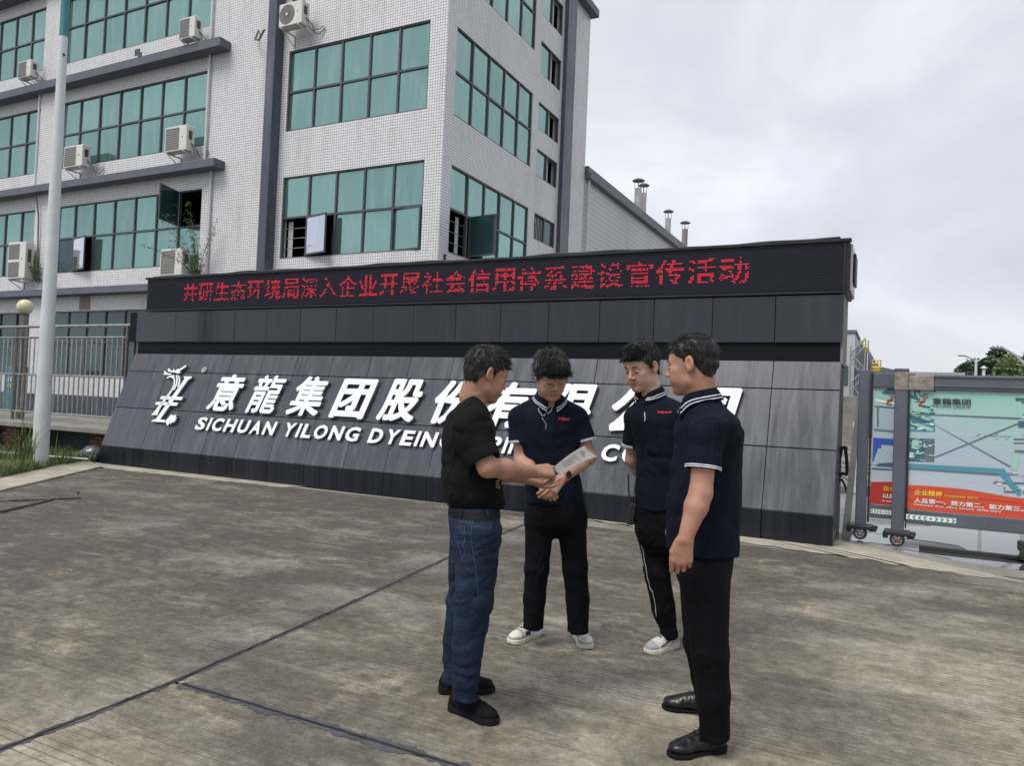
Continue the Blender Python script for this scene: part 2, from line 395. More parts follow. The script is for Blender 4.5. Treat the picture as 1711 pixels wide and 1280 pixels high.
# pale mortar strip along the sign foot and the grass edge
def ribbon(a, bq, name, m, z=.003, jit=.05, n=60, seed=1, parent=pave, th=0):
    rnd = random.Random(seed); P = []; Q = []
    for i in range(n+1):
        t = i/n
        pa = [Vector(a[k]) for k in (0, 1)]; pb = [Vector(bq[k]) for k in (0, 1)]
        p = pa[0].lerp(pa[1], t); q = pb[0].lerp(pb[1], t)
        P.append((p.x+rnd.uniform(-jit, jit)*.4, p.y+rnd.uniform(-jit, jit), z)); Q.append((q.x, q.y, z))
    bb = MB(); bb.add(P+Q, [(i, i+1, n+i+2, n+i+1) for i in range(n)])
    return bb.build(name, m, parent)
ribbon(((-11.95, 8.33), (-8.1, 8.50)), ((-13.3, 8.87), (-7.9, 8.80)), 'mortar_strip', M['pale'], seed=2, jit=.03)
ribbon(((-3.4, 8.74), (1.2, 8.02)), ((-3.6, 8.80), (-.5, 9.25)), 'mortar_strip', M['pale'], seed=4, jit=.05)
b = MB(); b.prism([(-13.4, 9.0, -.1), (-11.35, 6.35, -.1), (-6.3, -1.0, -.1), (-6.05, -1.0, -.1), (-9.95, 5.45, -.1), (-12.0, 8.33, -.1)], (0, 0, 1), .125)
tag(b.build('kerb', M['pale']), kind='structure')
# strip of cement between drive and gate, and wet yard behind it
b = MB(); b.prism([(-3.9, 8.2, -.1), (8, 7.9, -.1), (8, 8.6, -.1), (1.1, 8.72, -.1), (.35, 8.95, -.1), (-.5, 9.32, -.1), (-.5, 8.79, -.1), (-13, 8.78, -.1), (-13, 8.7, -.1)], (0, 0, 1), .094)
tag(b.build('cement_apron', M['concrete_old']), kind='structure')
b = MB(); b.add([(-9, 9.0, -.014), (60, 8.3, -.014), (90, 260, -.014), (-9.9, 260, -.014)], [(0, 1, 2, 3)])
tag(b.build('road', M['wet']), kind='structure')
M['water'] = mat('still_water', (.055, .058, .06), .025, 0, 1.0); g = G(M['water']); g.b.inputs['IOR'].default_value = 2.1
g.bump(g.noise(g.pos(), 6, 2), .03, .01)
def puddle(c, rx, ry, seed, z=-.009, label=None):
    rnd = random.Random(seed); ph = [rnd.uniform(0, 6.3) for _ in range(5)]; pts = []
    for k in range(90):
        t = 2*math.pi*k/90; r = 1+.10*math.sin(3*t+ph[0])+.08*math.sin(5*t+ph[1])+.05*math.sin(9*t+ph[2])+.03*math.sin(17*t+ph[3])
        pts.append((c[0]+rx*r*math.cos(t), c[1]+ry*r*math.sin(t), z))
    bb = MB(); bb.add(pts, [tuple(range(90))]); return tag(bb.build('puddle', M['water']), kind='structure')
puddle((3.6, 11.2), 3.9, 2.3, 3); puddle((1.0, 16.0), 2.2, 1.5, 5); puddle((-.3, 9.85), .42, .4, 6); puddle((2.0, 9.2), 1.85, .40, 8)
# drain cover slab on the left
cov = empty('drain_cover', (-9.3, 5.6, 0)); tag(cov, 'sunken concrete cover slab with a chipped dark edge near the grass kerb', 'drain cover')
b = MB(); b.bbox(-.62, .62, -.36, .36, .0, .022, .006, Matrix.Translation((-9.5, 5.55, 0)) @ Matrix.Rotation(math.radians(62), 4, 'Z')); b.build('cover_slab', M['concrete'], cov)
b = MB(); b.tube([at(0, 856, 2, .012), at(60, 842, 2, .012), at(132, 823, 2, .012)], [.02, .014, .012], 6); b.build('edge_gap', M['joint'], cov)

# ---------------------------------------------------------------- sign wall
SY, SZ = 8.806, .33                      # foot plane of the slope
UPV = Vector((0, .58, 1.69)).normalized(); OUTV = Vector((0, -UPV.z, UPV.y)); P0 = Vector((0, SY, SZ))
def inc(x, v, o=0.): return Vector((x, SY, SZ))+UPV*v+OUTV*o
def incpx(px, py, o=0.):
    d = Vector(ray(px, py)); t = (P0-Vector(CAM)).dot(OUTV)/d.dot(OUTV); p = Vector(CAM)+d*t
    return p+OUTV*o
sign = empty('company_sign_wall', (-6.6, 9.6, 0))
tag(sign, 'long black and grey granite sign wall with red LED banner and white raised characters', 'sign wall')
TILT = Matrix(((1, 0, 0, 0), (0, UPV.y, OUTV.y, SY), (0, UPV.z, OUTV.z, SZ), (0, 0, 0, 1)))
b = MB(); b.box(-12.68, -.57, 9.42, 10.28, 0, 2.30); b.build('core', M['recess'], sign)
b = MB()
for xx in (-12.7, -.56):                                    # solid side cheeks of the slope
    pts = [(xx, 8.84, 0), (xx, 8.84, .33), (xx, 9.41, 2.0), (xx, 9.41, 0)]
    b.prism(pts, (1 if xx < -5 else -1, 0, 0), .02)
b.box(-12.68, -.58, 8.86, 9.4, 0, .3); b.build('side_cheek', M['plinth'], sign)
XJ = [-.55-.74*k for k in range(17)]; XJ[-1] = -12.71
rows = [(0, .725), (.735, 1.435), (1.445, 1.79)]
rj = random.Random(4)
for k in range(16):
    x1, x0 = XJ[k]-.003, XJ[k+1]+.003
    for r0, r1 in rows:
        o = rj.uniform(-.0015, .0015)
        b = MB(); b.bbox(x0, x1, r0, r1, -.03+o, o, .003, TILT); b.build('stone_panel', M['slope'], sign)
    o = rj.uniform(-.002, .002)
    b = MB(); b.bbox(x0-.0, x1, SY-.004+o, SY+.03+o, 0.0, SZ-.004, .003); b.build('plinth_panel', M['plinth'], sign)
    b = MB(); b.bbox(x0, x1, 9.386+o, 9.41+o, 2.245, 2.80, .003); b.build('band_panel', M['band'], sign)
b = MB(); b.box(-12.9, -12.715, 9.39, 10.3, 2.245, 2.80); b.box(-12.70, -.57, 9.43, 10.3, 2.25, 2.8); b.build('band_core', M['recess'], sign)
# end face of band, seen from the right
b = MB(); b.box(-.57, -.545, 9.43, 10.25, 2.0, 2.82); b.build('end_cladding', M['concrete_old'], sign)
LX0, LX1, LZ0, LZ1, LY = -12.46, -.50, 2.82, 3.43, 9.37
b = MB(); b.bbox(LX0, LX1, LY+.01, 10.2, LZ0, LZ1, .01); scr = b.build('led_cabinet', M['ledframe'], sign)
b = MB(); b.box(LX0+.05, LX1-.07, LY, LY+.02, LZ0+.035, LZ1-.05); b.build('led_screen', M['led'], scr)
b = MB(); b.bbox(LX0-.02, LX1+.02, LY-.025, LY+.05, LZ1-.028, LZ1+.012, .006); b.bbox(LX0, LX1, LY-.012, LY+.02, LZ0-.008, LZ0+.014, .004)
b.bbox(LX1-.06, LX1-.035, LY-.012, LY+.02, LZ0+.015, LZ1-.03, .004); b.build('trim', M['ledframe'], scr)
b = MB(); b.bbox(LX1+.0, LX1+.03, 9.45, 10.15, LZ0+.02, LZ1-.03, .01); b.build('side_panel', M['vent'], scr)
b = MB(); b.bbox(LX1+.032, LX1+.06, 9.6, 10.0, LZ0+.14, LZ1-.12, .01); b.build('side_vent', M['black'], scr)
# a loose cable lying along the top edge
b = MB(); b.tube([(x, 9.42+.05*math.sin(x*2.1), LZ1+.018+.012*math.sin(x*3.3)**2) for x in np.arange(-12.3, -.6, .15)], .012, 5); b.build('cable', M['black'], scr)

# lettering
def text_mesh(body, offset=0., extrude=0.):
    c = bpy.data.curves.new('t', 'FONT'); c.body = body; c.offset = offset; c.extrude = extrude; c.resolution_u = 3
    o = bpy.data.objects.new('t', c); COL.objects.link(o); bpy.context.view_layer.update()
    me = bpy.data.meshes.new_from_object(o); bpy.data.objects.remove(o); bpy.data.curves.remove(c)
    return me
def bold_mesh(body, r, n=8):
    "heavy lettering: the glyph swept round a small circle, each copy a hair lower than the last"
    me = text_mesh(body, 0., .1); bm = bmesh.new(); bm.from_mesh(me); src = bm.copy()
    for k in range(n):
        t = 2*math.pi*(k+.5)/n; tmp = bpy.data.meshes.new('t'); src.to_mesh(tmp); tmp.transform(Matrix.Translation((r*math.cos(t)*1.15, r*math.sin(t), -.0012*(k+1)))); bm.from_mesh(tmp); bpy.data.meshes.remove(tmp)
    bm.to_mesh(me); bm.free(); src.free(); return me
def fit_mesh(me, w, h, depth, shear=0.):
    "unit box -> w x h, lower left at 0"
    co = np.empty(len(me.vertices)*3); me.vertices.foreach_get('co', co); co = co.reshape(-1, 3)
    lo, hi = co.min(0), co.max(0); s = hi-lo; s[s < 1e-6] = 1
    u = (co-lo)/s
    out = np.stack([u[:, 0]*w+u[:, 1]*h*shear, u[:, 1]*h, u[:, 2]*depth], 1)
    me.vertices.foreach_set('co', out.ravel()); me.update(); return me
def two_tone(me, front, side):
    me.materials.clear(); me.materials.append(front); me.materials.append(side)
    for p in me.polygons: p.material_index = 0 if abs(p.normal.z) > .5 and p.center.z > .01 else 1
CH = '意龍集团股份有限公司'
for i, ch in enumerate(CH):
    me = fit_mesh(bold_mesh(ch, {'意': .026, '龍': .020, '集': .026, '股': .032, '限': .032}.get(ch, .036)), .65 if ch not in '意龍' else .62, .66 if ch != '团' else .64, .05, .20); two_tone(me, M['white_metal'], M['letter_side'])
    x = -10.34+i*.884; v = .75
    o = link('character', me, None, sign); o.matrix_basis = parent_inv(sign) @ TILT @ Matrix.Translation((x, v, .012))
def latin(s, x0, x1, v0, h, m=None):
    c = bpy.data.curves.new('t', 'FONT'); adv = []
    wd = {'I': .36, 'J': .6, 'M': 1.18, 'W': 1.3, ' ': .45, '.': .35, ',': .35, '&': 1.05, 'O': 1.08, 'G': 1.08, 'C': 1.0, 'N': 1.02, 'U': 1.0, 'D': 1.02, 'H': 1.02, 'E': .86, 'L': .82, 'T': .9, 'P': .92}
    tot = sum(wd.get(q, .95) for q in s); k = (x1-x0)/tot; x = x0
    for q in s:
        a = wd.get(q, .95)*k
        if q != ' ':
            hh = h if q not in '.,' else h*(.20 if q == '.' else .36)
            me = fit_mesh(text_mesh(q, .035, .1), a*(.80 if q not in 'I.,' else .5), hh, .035, .18); two_tone(me, M['white_metal'], M['letter_side'])
            o = link('letter', me, None, sign); o.matrix_basis = parent_inv(sign) @ TILT @ Matrix.Translation((x, v0-(h*.16 if q == ',' else 0), .012))
        x += a
latin('SICHUAN YILONG DYEING', -10.46, -5.33, .405, .225)
latin('SPINNING', -5.12, -3.38, .40, .225); latin('CO.,LTD', -3.26, -1.77, .40, .225)
me = fit_mesh(text_mesh('®', .0, .1), .10, .10, .02, .1); two_tone(me, M['white_metal'], M['letter_side'])
o = link('registered_mark', me, None, sign); o.matrix_basis = parent_inv(sign) @ TILT @ Matrix.Translation((-10.77, 1.44, .012))
# raised dragon emblem
LOGO = [[(675,388),(808,392),(800,415),(745,445),(300,1072),(385,1078),(375,1118),(160,1102),(185,1080),(235,1065),(660,470),(690,430)],
 [(520,430),(542,425),(538,520),(500,610),(300,900),(255,1005),(158,1000),(180,980),(215,940),(480,600),(515,520)],
 [(550,370),(572,365),(583,430),(573,520),(530,600),(505,612),(548,520),(560,440)],
 [(583,362),(612,392),(620,470),(605,540),(572,572),(592,500),(597,430)],
 [(322,702),(667,715),(640,767),(300,748)], [(242,792),(592,805),(560,857),(220,837)],
 [(355,310),(385,305),(400,325),(430,340),(490,345),(470,362),(410,365),(385,362),(360,365),(358,345),(375,335)],
 [(440,255),(465,290),(500,300),(515,268),(535,300),(560,295),(565,270),(605,275),(700,215),(715,205),(712,235),(640,285),(612,300),(625,325),(590,345),(540,330),(470,320),(430,310),(420,285)],
 [(405,400),(460,375),(520,366),(532,410),(520,440),(470,400),(410,418)],
 [(385,1100),(430,1050),(470,1000),(490,990),(495,1010),(545,1000),(565,1010),(540,1030),(575,1045),(540,1065),(560,1085),(520,1100),(540,1120),(490,1115),(470,1150),(455,1120),(430,1165),(410,1160),(395,1120)]]
def prism_logo(b, polys, f, out, d):
    for poly in polys:
        pts = [f(240+x/9.506, 590+y/9.506) for x, y in poly]
        if (pts[1]-pts[0]).cross(pts[2]-pts[1]).dot(out) < 0: pts = pts[::-1]
        n = len(pts); b.cur = 0; fr = [p+out*d for p in pts]
        b.add(fr, [tuple(range(n))]); b.cur = 1; b.add(pts+fr, [(i, (i+1) % n, n+(i+1) % n, n+i) for i in range(n)])
b = MB(); prism_logo(b, LOGO, lambda x, y: incpx(x, y, .012), OUTV, .045)
b.build('dragon_emblem', [M['white_metal'], M['letter_side']], sign)

# LED banner: every lit diode row rasterised from the glyphs
TXT = '井研生态环境局深入企业开展社会信用体系建设宣传活动'
xa, xb = at(306, 500, 1, LY).x, at(1257, 460, 1, LY).x; pitch = (xb-xa)/len(TXT)
b = MB(); rl = random.Random(11); NR = 16
drop = [[rl.random() < .2 for _ in range(NR)] for _ in range(6)]
for i, ch in enumerate(TXT):
    me = fit_mesh(text_mesh(ch, .008), 1, 1, 1); bm = bmesh.new(); bm.from_mesh(me)
    for v in bm.verts: v.co.z = 0
    t = BVHTree.FromBMesh(bm); bm.free(); bpy.data.meshes.remove(me)
    cw = pitch*.90/NR; chh = .0205
    for r in range(NR):
        for c in range(NR):
            hit = t.ray_cast(Vector(((c+.5)/NR, 1-(r+.5)/NR, 1)), Vector((0, 0, -1)))[0]
            if hit is None: continue
            if drop[i*6//len(TXT)][r] and rl.random() < .7: continue
            if rl.random() < .06: continue
            X = xa+i*pitch+c*cw; Z = 3.275-r*chh+ (0)
            b.add([(X, LY-.003, Z), (X+cw*.84, LY-.003, Z), (X+cw*.84, LY-.003, Z+.010), (X, LY-.003, Z+.010)], [(0, 1, 2, 3)])
tag(b.build('led_diodes', M['red_led'], scr), kind='stuff')
# yellow warning lamp poking over the top edge and a thin post
yl = empty('beacon_lamp', (at(728, 440, 1, 9.8).x, 9.8, 3.43)); tag(yl, 'small flat yellow beacon lamp just above the LED banner top edge', 'lamp')
b = MB(); b.lathe([(0, .075), (.08, .07), (.14, .05), (.165, .02), (.165, 0), (0, 0)], (yl.location.x, 9.8, 3.47), 20); b.build('lens', M['yellow'], yl, True)
b = MB(); b.lathe([(0, .03), (.05, .03), (.05, -.01), (0, -.01)], (yl.location.x, 9.8, 3.44), 12); b.build('base', M['black'], yl)
px = at(743, 430, 1, 9.8); b = MB(); b.tube([(px.x, 9.8, 3.43), (px.x, 9.8, 3.62)], .025, 8); b.lathe([(0, .02), (.03, .015), (.03, 0)], (px.x, 9.8, 3.62), 8)
tag(b.build('short_post', M['ledframe']), 'short dark stub post standing on the LED cabinet beside the yellow lamp', 'post')
# ---------------------------------------------------------------- office building
FY, CX, ROOF, BACKY = 16.0, -10.36, 16.0, 25.46
bld = empty('office_building', (-17, 20, 0)); tag(bld, 'four storey office block clad in small white tiles with teal ribbon windows and dark cornices', 'building')
def facade(b, axis, const, u0, u1, v0, v1, holes, depth=.22, sgn=1):
    us = sorted({u0, u1, *[h[0] for h in holes], *[h[1] for h in holes]}); vs = sorted({v0, v1, *[h[2] for h in holes], *[h[3] for h in holes]})
    P = (lambda u, v, d=0: (u, const+d, v)) if axis == 'y' else (lambda u, v, d=0: (const-d, u, v))
    for i in range(len(us)-1):
        for j in range(len(vs)-1):
            cu, cv = (us[i]+us[i+1])/2, (vs[j]+vs[j+1])/2
            if any(h[0] < cu < h[1] and h[2] < cv < h[3] for h in holes): continue
            b.add([P(us[i], vs[j]), P(us[i+1], vs[j]), P(us[i+1], vs[j+1]), P(us[i], vs[j+1])], [(0, 1, 2, 3)])
    for h in holes:
        q = [(h[0], h[2]), (h[1], h[2]), (h[1], h[3]), (h[0], h[3])]
        for k in range(4):
            a, c = q[k], q[(k+1) % 4]
            b.add([P(*a), P(*c), P(*c, depth), P(*a, depth)], [(0, 1, 2, 3)])
def window(axis, const, u0, u1, v0, v1, nc, vm, opened={}, inset=.06, glass='glass', fw=.035, parent=None, us=None):
    """ribbon window: frame with mullions, one pane object per light; vm = heights of the transoms"""
    P = (lambda u, v, d: Vector((u, const+d, v))) if axis == 'y' else (lambda u, v, d: Vector((const-d, u, v)))
    def bx(b, a0, a1, c0, c1, d0, d1):
        p, q = P(a0, c0, d0), P(a1, c1, d1)
        b.box(min(p.x, q.x), max(p.x, q.x), min(p.y, q.y), max(p.y, q.y), min(p.z, q.z), max(p.z, q.z))
    us = us or [u0+(u1-u0)*i/nc for i in range(nc+1)]; vs = [v0]+list(vm)+[v1]
    b = MB()
    bx(b, u0, u1, v0, v0+fw, inset-.04, inset+.05); bx(b, u0, u1, v1-fw, v1, inset-.04, inset+.05)
    for i, u in enumerate(us):
        a, c = (u, u+fw) if i == 0 else ((u-fw, u) if i == len(us)-1 else (u-fw*.8, u+fw*.8))
        bx(b, a, c, v0+fw, v1-fw, inset-.038, inset+.048)
    for v in vm: bx(b, u0+fw, u1-fw, v-fw*.8, v+fw*.8, inset-.034, inset+.044)
    wn = b.build('window', M['frame'], parent or bld)
    for i in range(len(us)-1):
        for j in range(len(vs)-1):
            k = opened.get((i, j))
            if k == 'open': continue
            mm = M[k if isinstance(k, str) else glass]; r = random.uniform
            d = inset+.005+r(-.003, .003); tl = r(-.004, .004); tv = r(-.004, .004)
            c = [(us[i]+fw*.6, vs[j]+fw*.6), (us[i+1]-fw*.6, vs[j]+fw*.6), (us[i+1]-fw*.6, vs[j+1]-fw*.6), (us[i]+fw*.6, vs[j+1]-fw*.6)]
            f4 = [P(c[q][0], c[q][1], d+(tl if q in (1, 2) else -tl)+(tv if q > 1 else -tv)) for q in range(4)]; bk = [p+P(0, 0, .012)-P(0, 0, 0) for p in f4]
            pb = MB(); pb.add(f4+bk, [(0, 1, 2, 3), (7, 6, 5, 4), (0, 4, 5, 1), (1, 5, 6, 2), (2, 6, 7, 3), (3, 7, 4, 0)])
            pb.build('pane', mm, wn)
    return wn
def sash(hinge, z0, z1, wdt, ang, mm='glass', parent=None, tilt=0):
    "casement leaf swung about a vertical hinge; ang = direction of the leaf in the ground plane"
    Mx = Matrix.Translation(hinge) @ Matrix.Rotation(math.radians(ang), 4, 'Z') @ Matrix.Rotation(math.radians(tilt), 4, 'X'); h = z1-z0
    b = MB(); t = .045
    b.box(0, wdt, -.02, .02, 0, t, Mx); b.box(0, wdt, -.02, .02, h-t, h, Mx); b.box(0, t, -.018, .018, t, h-t, Mx); b.box(wdt-t, wdt, -.018, .018, t, h-t, Mx)
    s = b.build('open_sash', M['frame'], parent or bld)
    b = MB(); b.box(t, wdt-t, -.006, .006, t, h-t, Mx); b.build('pane', M[mm], s); return s

LF = {'G': (1.70, 3.87), 'A': (5.20, 7.53), 'B': (8.85, 11.17), 'C': (12.56, 14.86)}
holesF = []
TW = (-15.70, -10.90); MID = (-26.2, -18.98); LE = (-34.2, -27.24)
for k in 'ABC': holesF += [(*TW, *LF[k]), (*MID, *LF[k]), (*LE, *LF[k])]
holesF += [(-26.2, -19.4, *LF['G']), (*LE, *LF['G']), (-15.7, -10.9, *LF['G'])]
b = MB()
facade(b, 'y', FY, -35, CX, 1.02, ROOF, holesF)
SM = [(6.62, 7.46), (8.65, 9.52), (10.17, 11.04), (11.97, 13.02), (13.85, 14.9)]
RW = (16.46, 21.05)
holesR = [(*RW, 5.20, 7.48), (*RW, 8.78, 11.11), (*RW, 12.47, 14.8)]+[(21.5, 23.12, a, c) for a, c in SM]
facade(b, 'x', CX, FY, BACKY, 1.02, ROOF, holesR)
b.build('wall', M['tile'], bld)
b = MB(); b.box(-35, CX+.03, FY-.03, FY+.2, -.05, 1.02); b.box(CX-.2, CX+.03, FY+.2, BACKY, -.05, 1.02); b.build('plinth', M['darktile'], bld)
b = MB(); b.box(-35, CX-.02, BACKY, BACKY+.2, -.05, ROOF); b.box(-35, CX-.3, FY+.22, BACKY, 15.7, 15.9); b.build('back_wall', M['tile'], bld)
b = MB()
for z in (4.2, 7.95, 11.6, 15.5): b.box(-34.9, CX-.3, FY+.25, BACKY-.1, z, z+.3)
b.box(-34.9, CX-.8, 19.5, 19.7, 0, 15.5); b.box(-14.2, -14.0, FY+.4, 25, 0, 15.5); b.build('floor_slab', M['interior'], bld)
# cornice bands, pilasters, parapet
b = MB()
for z0, z1 in ((4.37, 4.60), (8.00, 8.25), (11.60, 11.87), (15.3, 15.6)):
    b.bbox(-35, -18.06, FY-.42, FY-.002, z0, z1, .01)
b.build('cornice', M['cornice'], bld)
b = MB(); b.bbox(-16.24, -15.93, FY-.34, FY-.002, -.05, 16.05, .01); b.build('pilaster', M['darktile'], bld)
b = MB(); b.bbox(CX+.002, CX+.14, 23.28, 24.02, -.05, 16.05, .01); b.build('pilaster', M['darktile'], bld)
b = MB(); b.bbox(CX-.3, CX+.28, 15.8, BACKY+.3, 15.72, 16.0, .01); b.bbox(-18, CX+.27, 15.72, 15.995, 15.74, 16.02, .01); b.build('parapet_cap', M['cornice'], bld)
b = MB(); b.bbox(-27.2, -26.26, FY-.12, FY-.002, 1.0, 15.3, .01); b.build('tiled_pier', M['tile'], bld)
# windows, floor by floor
def mid(k): return (LF[k][0]+1.13,)
window('y', FY, *TW, *LF['A'], 5, (6.36,), {(0, 0): 'open', (1, 0): 'open', (4, 0): 'open'})
window('y', FY, *TW, *LF['B'], 5, (9.98,))
window('y', FY, *TW, *LF['C'], 5, (13.7,)); window('y', FY, *TW, *LF['G'], 5, (2.8,), glass='glass_dark')
window('y', FY, *MID, *LF['C'], 7, (13.83,)); window('y', FY, *MID, *LF['B'], 7, (10.03,))
window('y', FY, *MID, *LF['A'], 7, (6.40,), {(6, 1): 'open', (0, 0): 'glass_dark', (1, 0): 'open'})
window('y', FY, -26.2, -19.4, *LF['G'], 7, (2.82,), glass='glass_dark')
for k in 'CBA': window('y', FY, *LE, *LF[k], 7, (LF[k][0]+1.17,))
window('y', FY, *LE, *LF['G'], 7, (2.82,), glass='glass_dark')
window('x', CX, *RW, 12.47, 14.8, 5, (13.65,)); window('x', CX, *RW, 8.78, 11.11, 5, (9.95,))
window('x', CX, *RW, 5.20, 7.48, 5, (6.36,), {(0, 0): 'open', (1, 0): 'open'})
for i, (a, c) in enumerate(SM):
    window('x', CX, 21.5, 23.12, a, c, 2, (), {(1, 0): 'open'} if i != 0 else {(0, 0): 'open', (1, 0): 'glass_dark'})
    bb = MB(); bb.box(CX-.2, CX-.18, 22.45, 22.75, a, c); bb.build('curtain', M['pipe'], bld) if i else None
# opened leaves
sash((-14.74, FY-.03, 5.24), 5.24, 6.33, .94, -14, 'glass_sky'); sash((-10.93, FY-.03, 5.22), 5.22, 6.34, .95, 172, 'glass')
sash((-19.97, FY-.03, 6.43), 6.43, 7.5, .95, -72, 'glass_dark')
sash((-25.1, FY-.03, 5.24), 5.24, 6.36, .98, -12, 'glass_sky')
sash((CX+.03, 17.42, 5.24), 5.24, 6.33, .9, -8, 'glass_dark')
# window bars and curtains in the opened lights
b = MB()
for z in (5.5, 5.78, 6.06): b.tube([(-15.66, FY+.1, z), (-14.76, FY+.1, z)], .012, 6); b.tube([(CX-.1, 16.5, z), (CX-.1, 17.4, z)], .012, 6)
for y in np.arange(21.55, 22.3, .12): b.tube([(CX-.1, y, 6.64), (CX-.1, y, 7.44)], .012, 6)
b.build('window_bars', M['steel'], bld)
for x0, ax in ((-15.62, 'y'), (17.1, 'x')):
    b = MB(); F_ = []; K_ = []
    for k in range(9):
        a0 = x0+k*.022; d = .22+(.02 if k % 2 else 0)
        F_.append((a0, FY+d, 5.24) if ax == 'y' else (CX-d, a0, 5.24)); K_.append((a0, FY+d, 6.3) if ax == 'y' else (CX-d, a0, 6.3))
    b.add(F_+K_, [(k, k+1, 10+k, 9+k) for k in range(8)]); b.build('curtain', M['pipe'], bld)
# rainwater pipes
for pts in ([(-18.86, FY-.07, 8.3), (-18.86, FY-.07, 12.0), (-18.86, FY-.07, 15.6)], [(-18.55, FY-.07, 4.9), (-18.55, FY-.07, 8.2)], [(-27.25, FY-.15, 8.3), (-27.25, FY-.15, 11.9)]):
    b = MB(); b.tube(pts, .04, 8); b.build('downpipe', M['pipe'], bld, True)
for pts in ([(-27.0, FY-.2, 8.3), (-27.0, FY-.25, 8.1), (-26.85, FY-.2, 7.2), (-26.8, FY-.16, 5.3)], [(-16.9, FY-.05, 12.0), (-16.95, FY-.12, 11.7), (-16.6, FY-.3, 11.55), (-16.3, FY-.4, 11.75)]):
    b = MB(); b.tube(pts, .03, 6); b.build('hose', M['cable'], bld, True)
b = MB(); b.box(-22.45, -22.2, FY-.012, FY+.05, 12.22, 12.42); b.box(-22.3, -22.1, FY-.010, FY+.05, 12.15, 12.28); b.build('hole_shade_plate', M['acdark'], bld)  # solid dark plates on the tiles, painted for the shade inside a hole
b = MB()
for x in (-24.6, -21.0): b.box(x, x+.55, FY-.013, FY-.008, 3.9, 4.36)
b.build('water_stain', M['rust'], bld)

# ---------------------------------------------------------------- outdoor AC units on the facade
def ac(x, z, wd, ht, label, round_fan=False, double=False, y=None, deck=True):
    y = y or FY-.55; D = .3
    t = empty('air_conditioner', (x+wd/2, y+D/2, z)); tag(t, label, 'air conditioner', 'outdoor air conditioner units on the office facade')
    b = MB(); b.bbox(x, x+wd, y, y+D, z, z+ht, .015); b.build('casing', M['ac'], t)
    fans = [(z+ht*.25, ht*.2), (z+ht*.74, ht*.2)] if double else [(z+ht*.5, ht*.42)]
    for zc, r in fans:
        b = MB(); q = Matrix.Rotation(math.radians(90), 3, 'X'); cx0 = x+wd*.36
        if round_fan:
            b.lathe([(0, .008), (.06, .008), (.06, .004), (r, .004), (r+.012, 0), (r+.012, -.01)], (cx0, y, zc), 28, q)
            g1 = b.build('fan_grille', M['acgrille'], t)
            b = MB()
            for k in range(6): b.lathe([(r*(k+1)/6.5-.003, .012), (r*(k+1)/6.5, .016), (r*(k+1)/6.5+.003, .012)], (cx0, y, zc), 28, q)
            for k in range(16):
                a = k*math.pi/8; b.tube([(cx0+.05*math.cos(a), y-.012, zc+.05*math.sin(a)), (cx0+r*math.cos(a), y-.01, zc+r*math.sin(a))], .002, 4)
            b.build('wire', M['acdark'], g1)
            b = MB(); b.lathe([(0, .022), (.04, .02), (.045, .012)], (cx0, y, zc), 16, q); b.build('fan_hub', M['ac'], t, True)
        else:
            hw = wd*.31; b.bbox(cx0-hw, cx0+hw, y-.012, y+.01, zc-r*1.04, zc+r*1.04, .008); g1 = b.build('fan_grille', M['acgrille'], t)
            b = MB()
            for k in range(9): zz = zc-r+2*r*(k+.5)/9; b.box(cx0-hw+.02, cx0+hw-.02, y-.018, y-.012, zz-.006, zz+.006)
            b.build('slats', M['acdark'], g1)
    b = MB(); b.bbox(x+wd*.80, x+wd*.83, y-.01, y, z+ht*.5, z+ht*.56, .002); b.build('badge', M['acdark'], t)
    b = MB(); b.bbox(x+wd, x+wd+.02, y+.08, y+.2, z+ht*.45, z+ht*.8, .004); b.build('valve_cover', M['acdark'], t)
    for xx in (x+.1, x+wd-.12):
        b = MB(); b.box(xx, xx+.03, y-.02, FY-.01, z-.05, z-.012); b.tube([(xx+.015, y+.02, z-.04), (xx+.015, FY-.03, z-.32)], .014, 6); b.box(xx, xx+.03, FY-.04, FY-.006, z-.36, z-.05)
        b.build('bracket', M['pipe'], t)
    if deck: pass
    b = MB(); b.tube([(x+wd+.02, y+.2, z+ht*.3), (x+wd+.14, y+.3, z+.02), (x+wd+.1, y+.4, z-.1), (x+wd+.22, FY-.08, z-.16), (x+wd+.4, FY-.03, z+.02)], .016, 6)
    b.tube([(x+wd+.02, y+.16, z+ht*.35), (x+wd+.1, y+.28, z-.1), (x+wd+.25, FY-.1, z-.02), (x+wd+.35, FY-.02, z+.1)], .012, 6); b.build('refrigerant_pipe', M['cable'], t, True)
    return t
def acpx(px0, px1, py0, py1, y=15.45):
    a = at(px0, py1, 1, y); c = at(px1, py1, 1, y); e = at(px0, py0, 1, y); return a.x, a.z, c.x-a.x, e.z-a.z
for (q, lb, rf, db) in [((29, 50, 104, 131), 'small air conditioner left of the flagpole under the top row of windows', 0, 0),
        ((298, 324, 32, 66), 'air conditioner under the top row of windows beside the cornice end', 0, 0),
        ((105, 136, 246, 281), 'air conditioner just right of the flagpole on the middle cornice', 0, 0),
        ((274, 310, 214, 255), 'air conditioner on a deck bracket at right end of the middle cornice', 0, 0),
        ((11, 40, 406, 466), 'tall twin fan air conditioner at far left below the second floor window', 0, 1),
        ((266, 303, 417, 461), 'air conditioner with a climbing green plant beside it above the LED banner', 0, 0),
        ((465, 503, 8, 46), 'air conditioner with round fan grille in front of the dark pilaster', 1, 0)]:
    x, z, wd, ht = acpx(*q); ac(x, z, wd, ht, lb, rf, db)

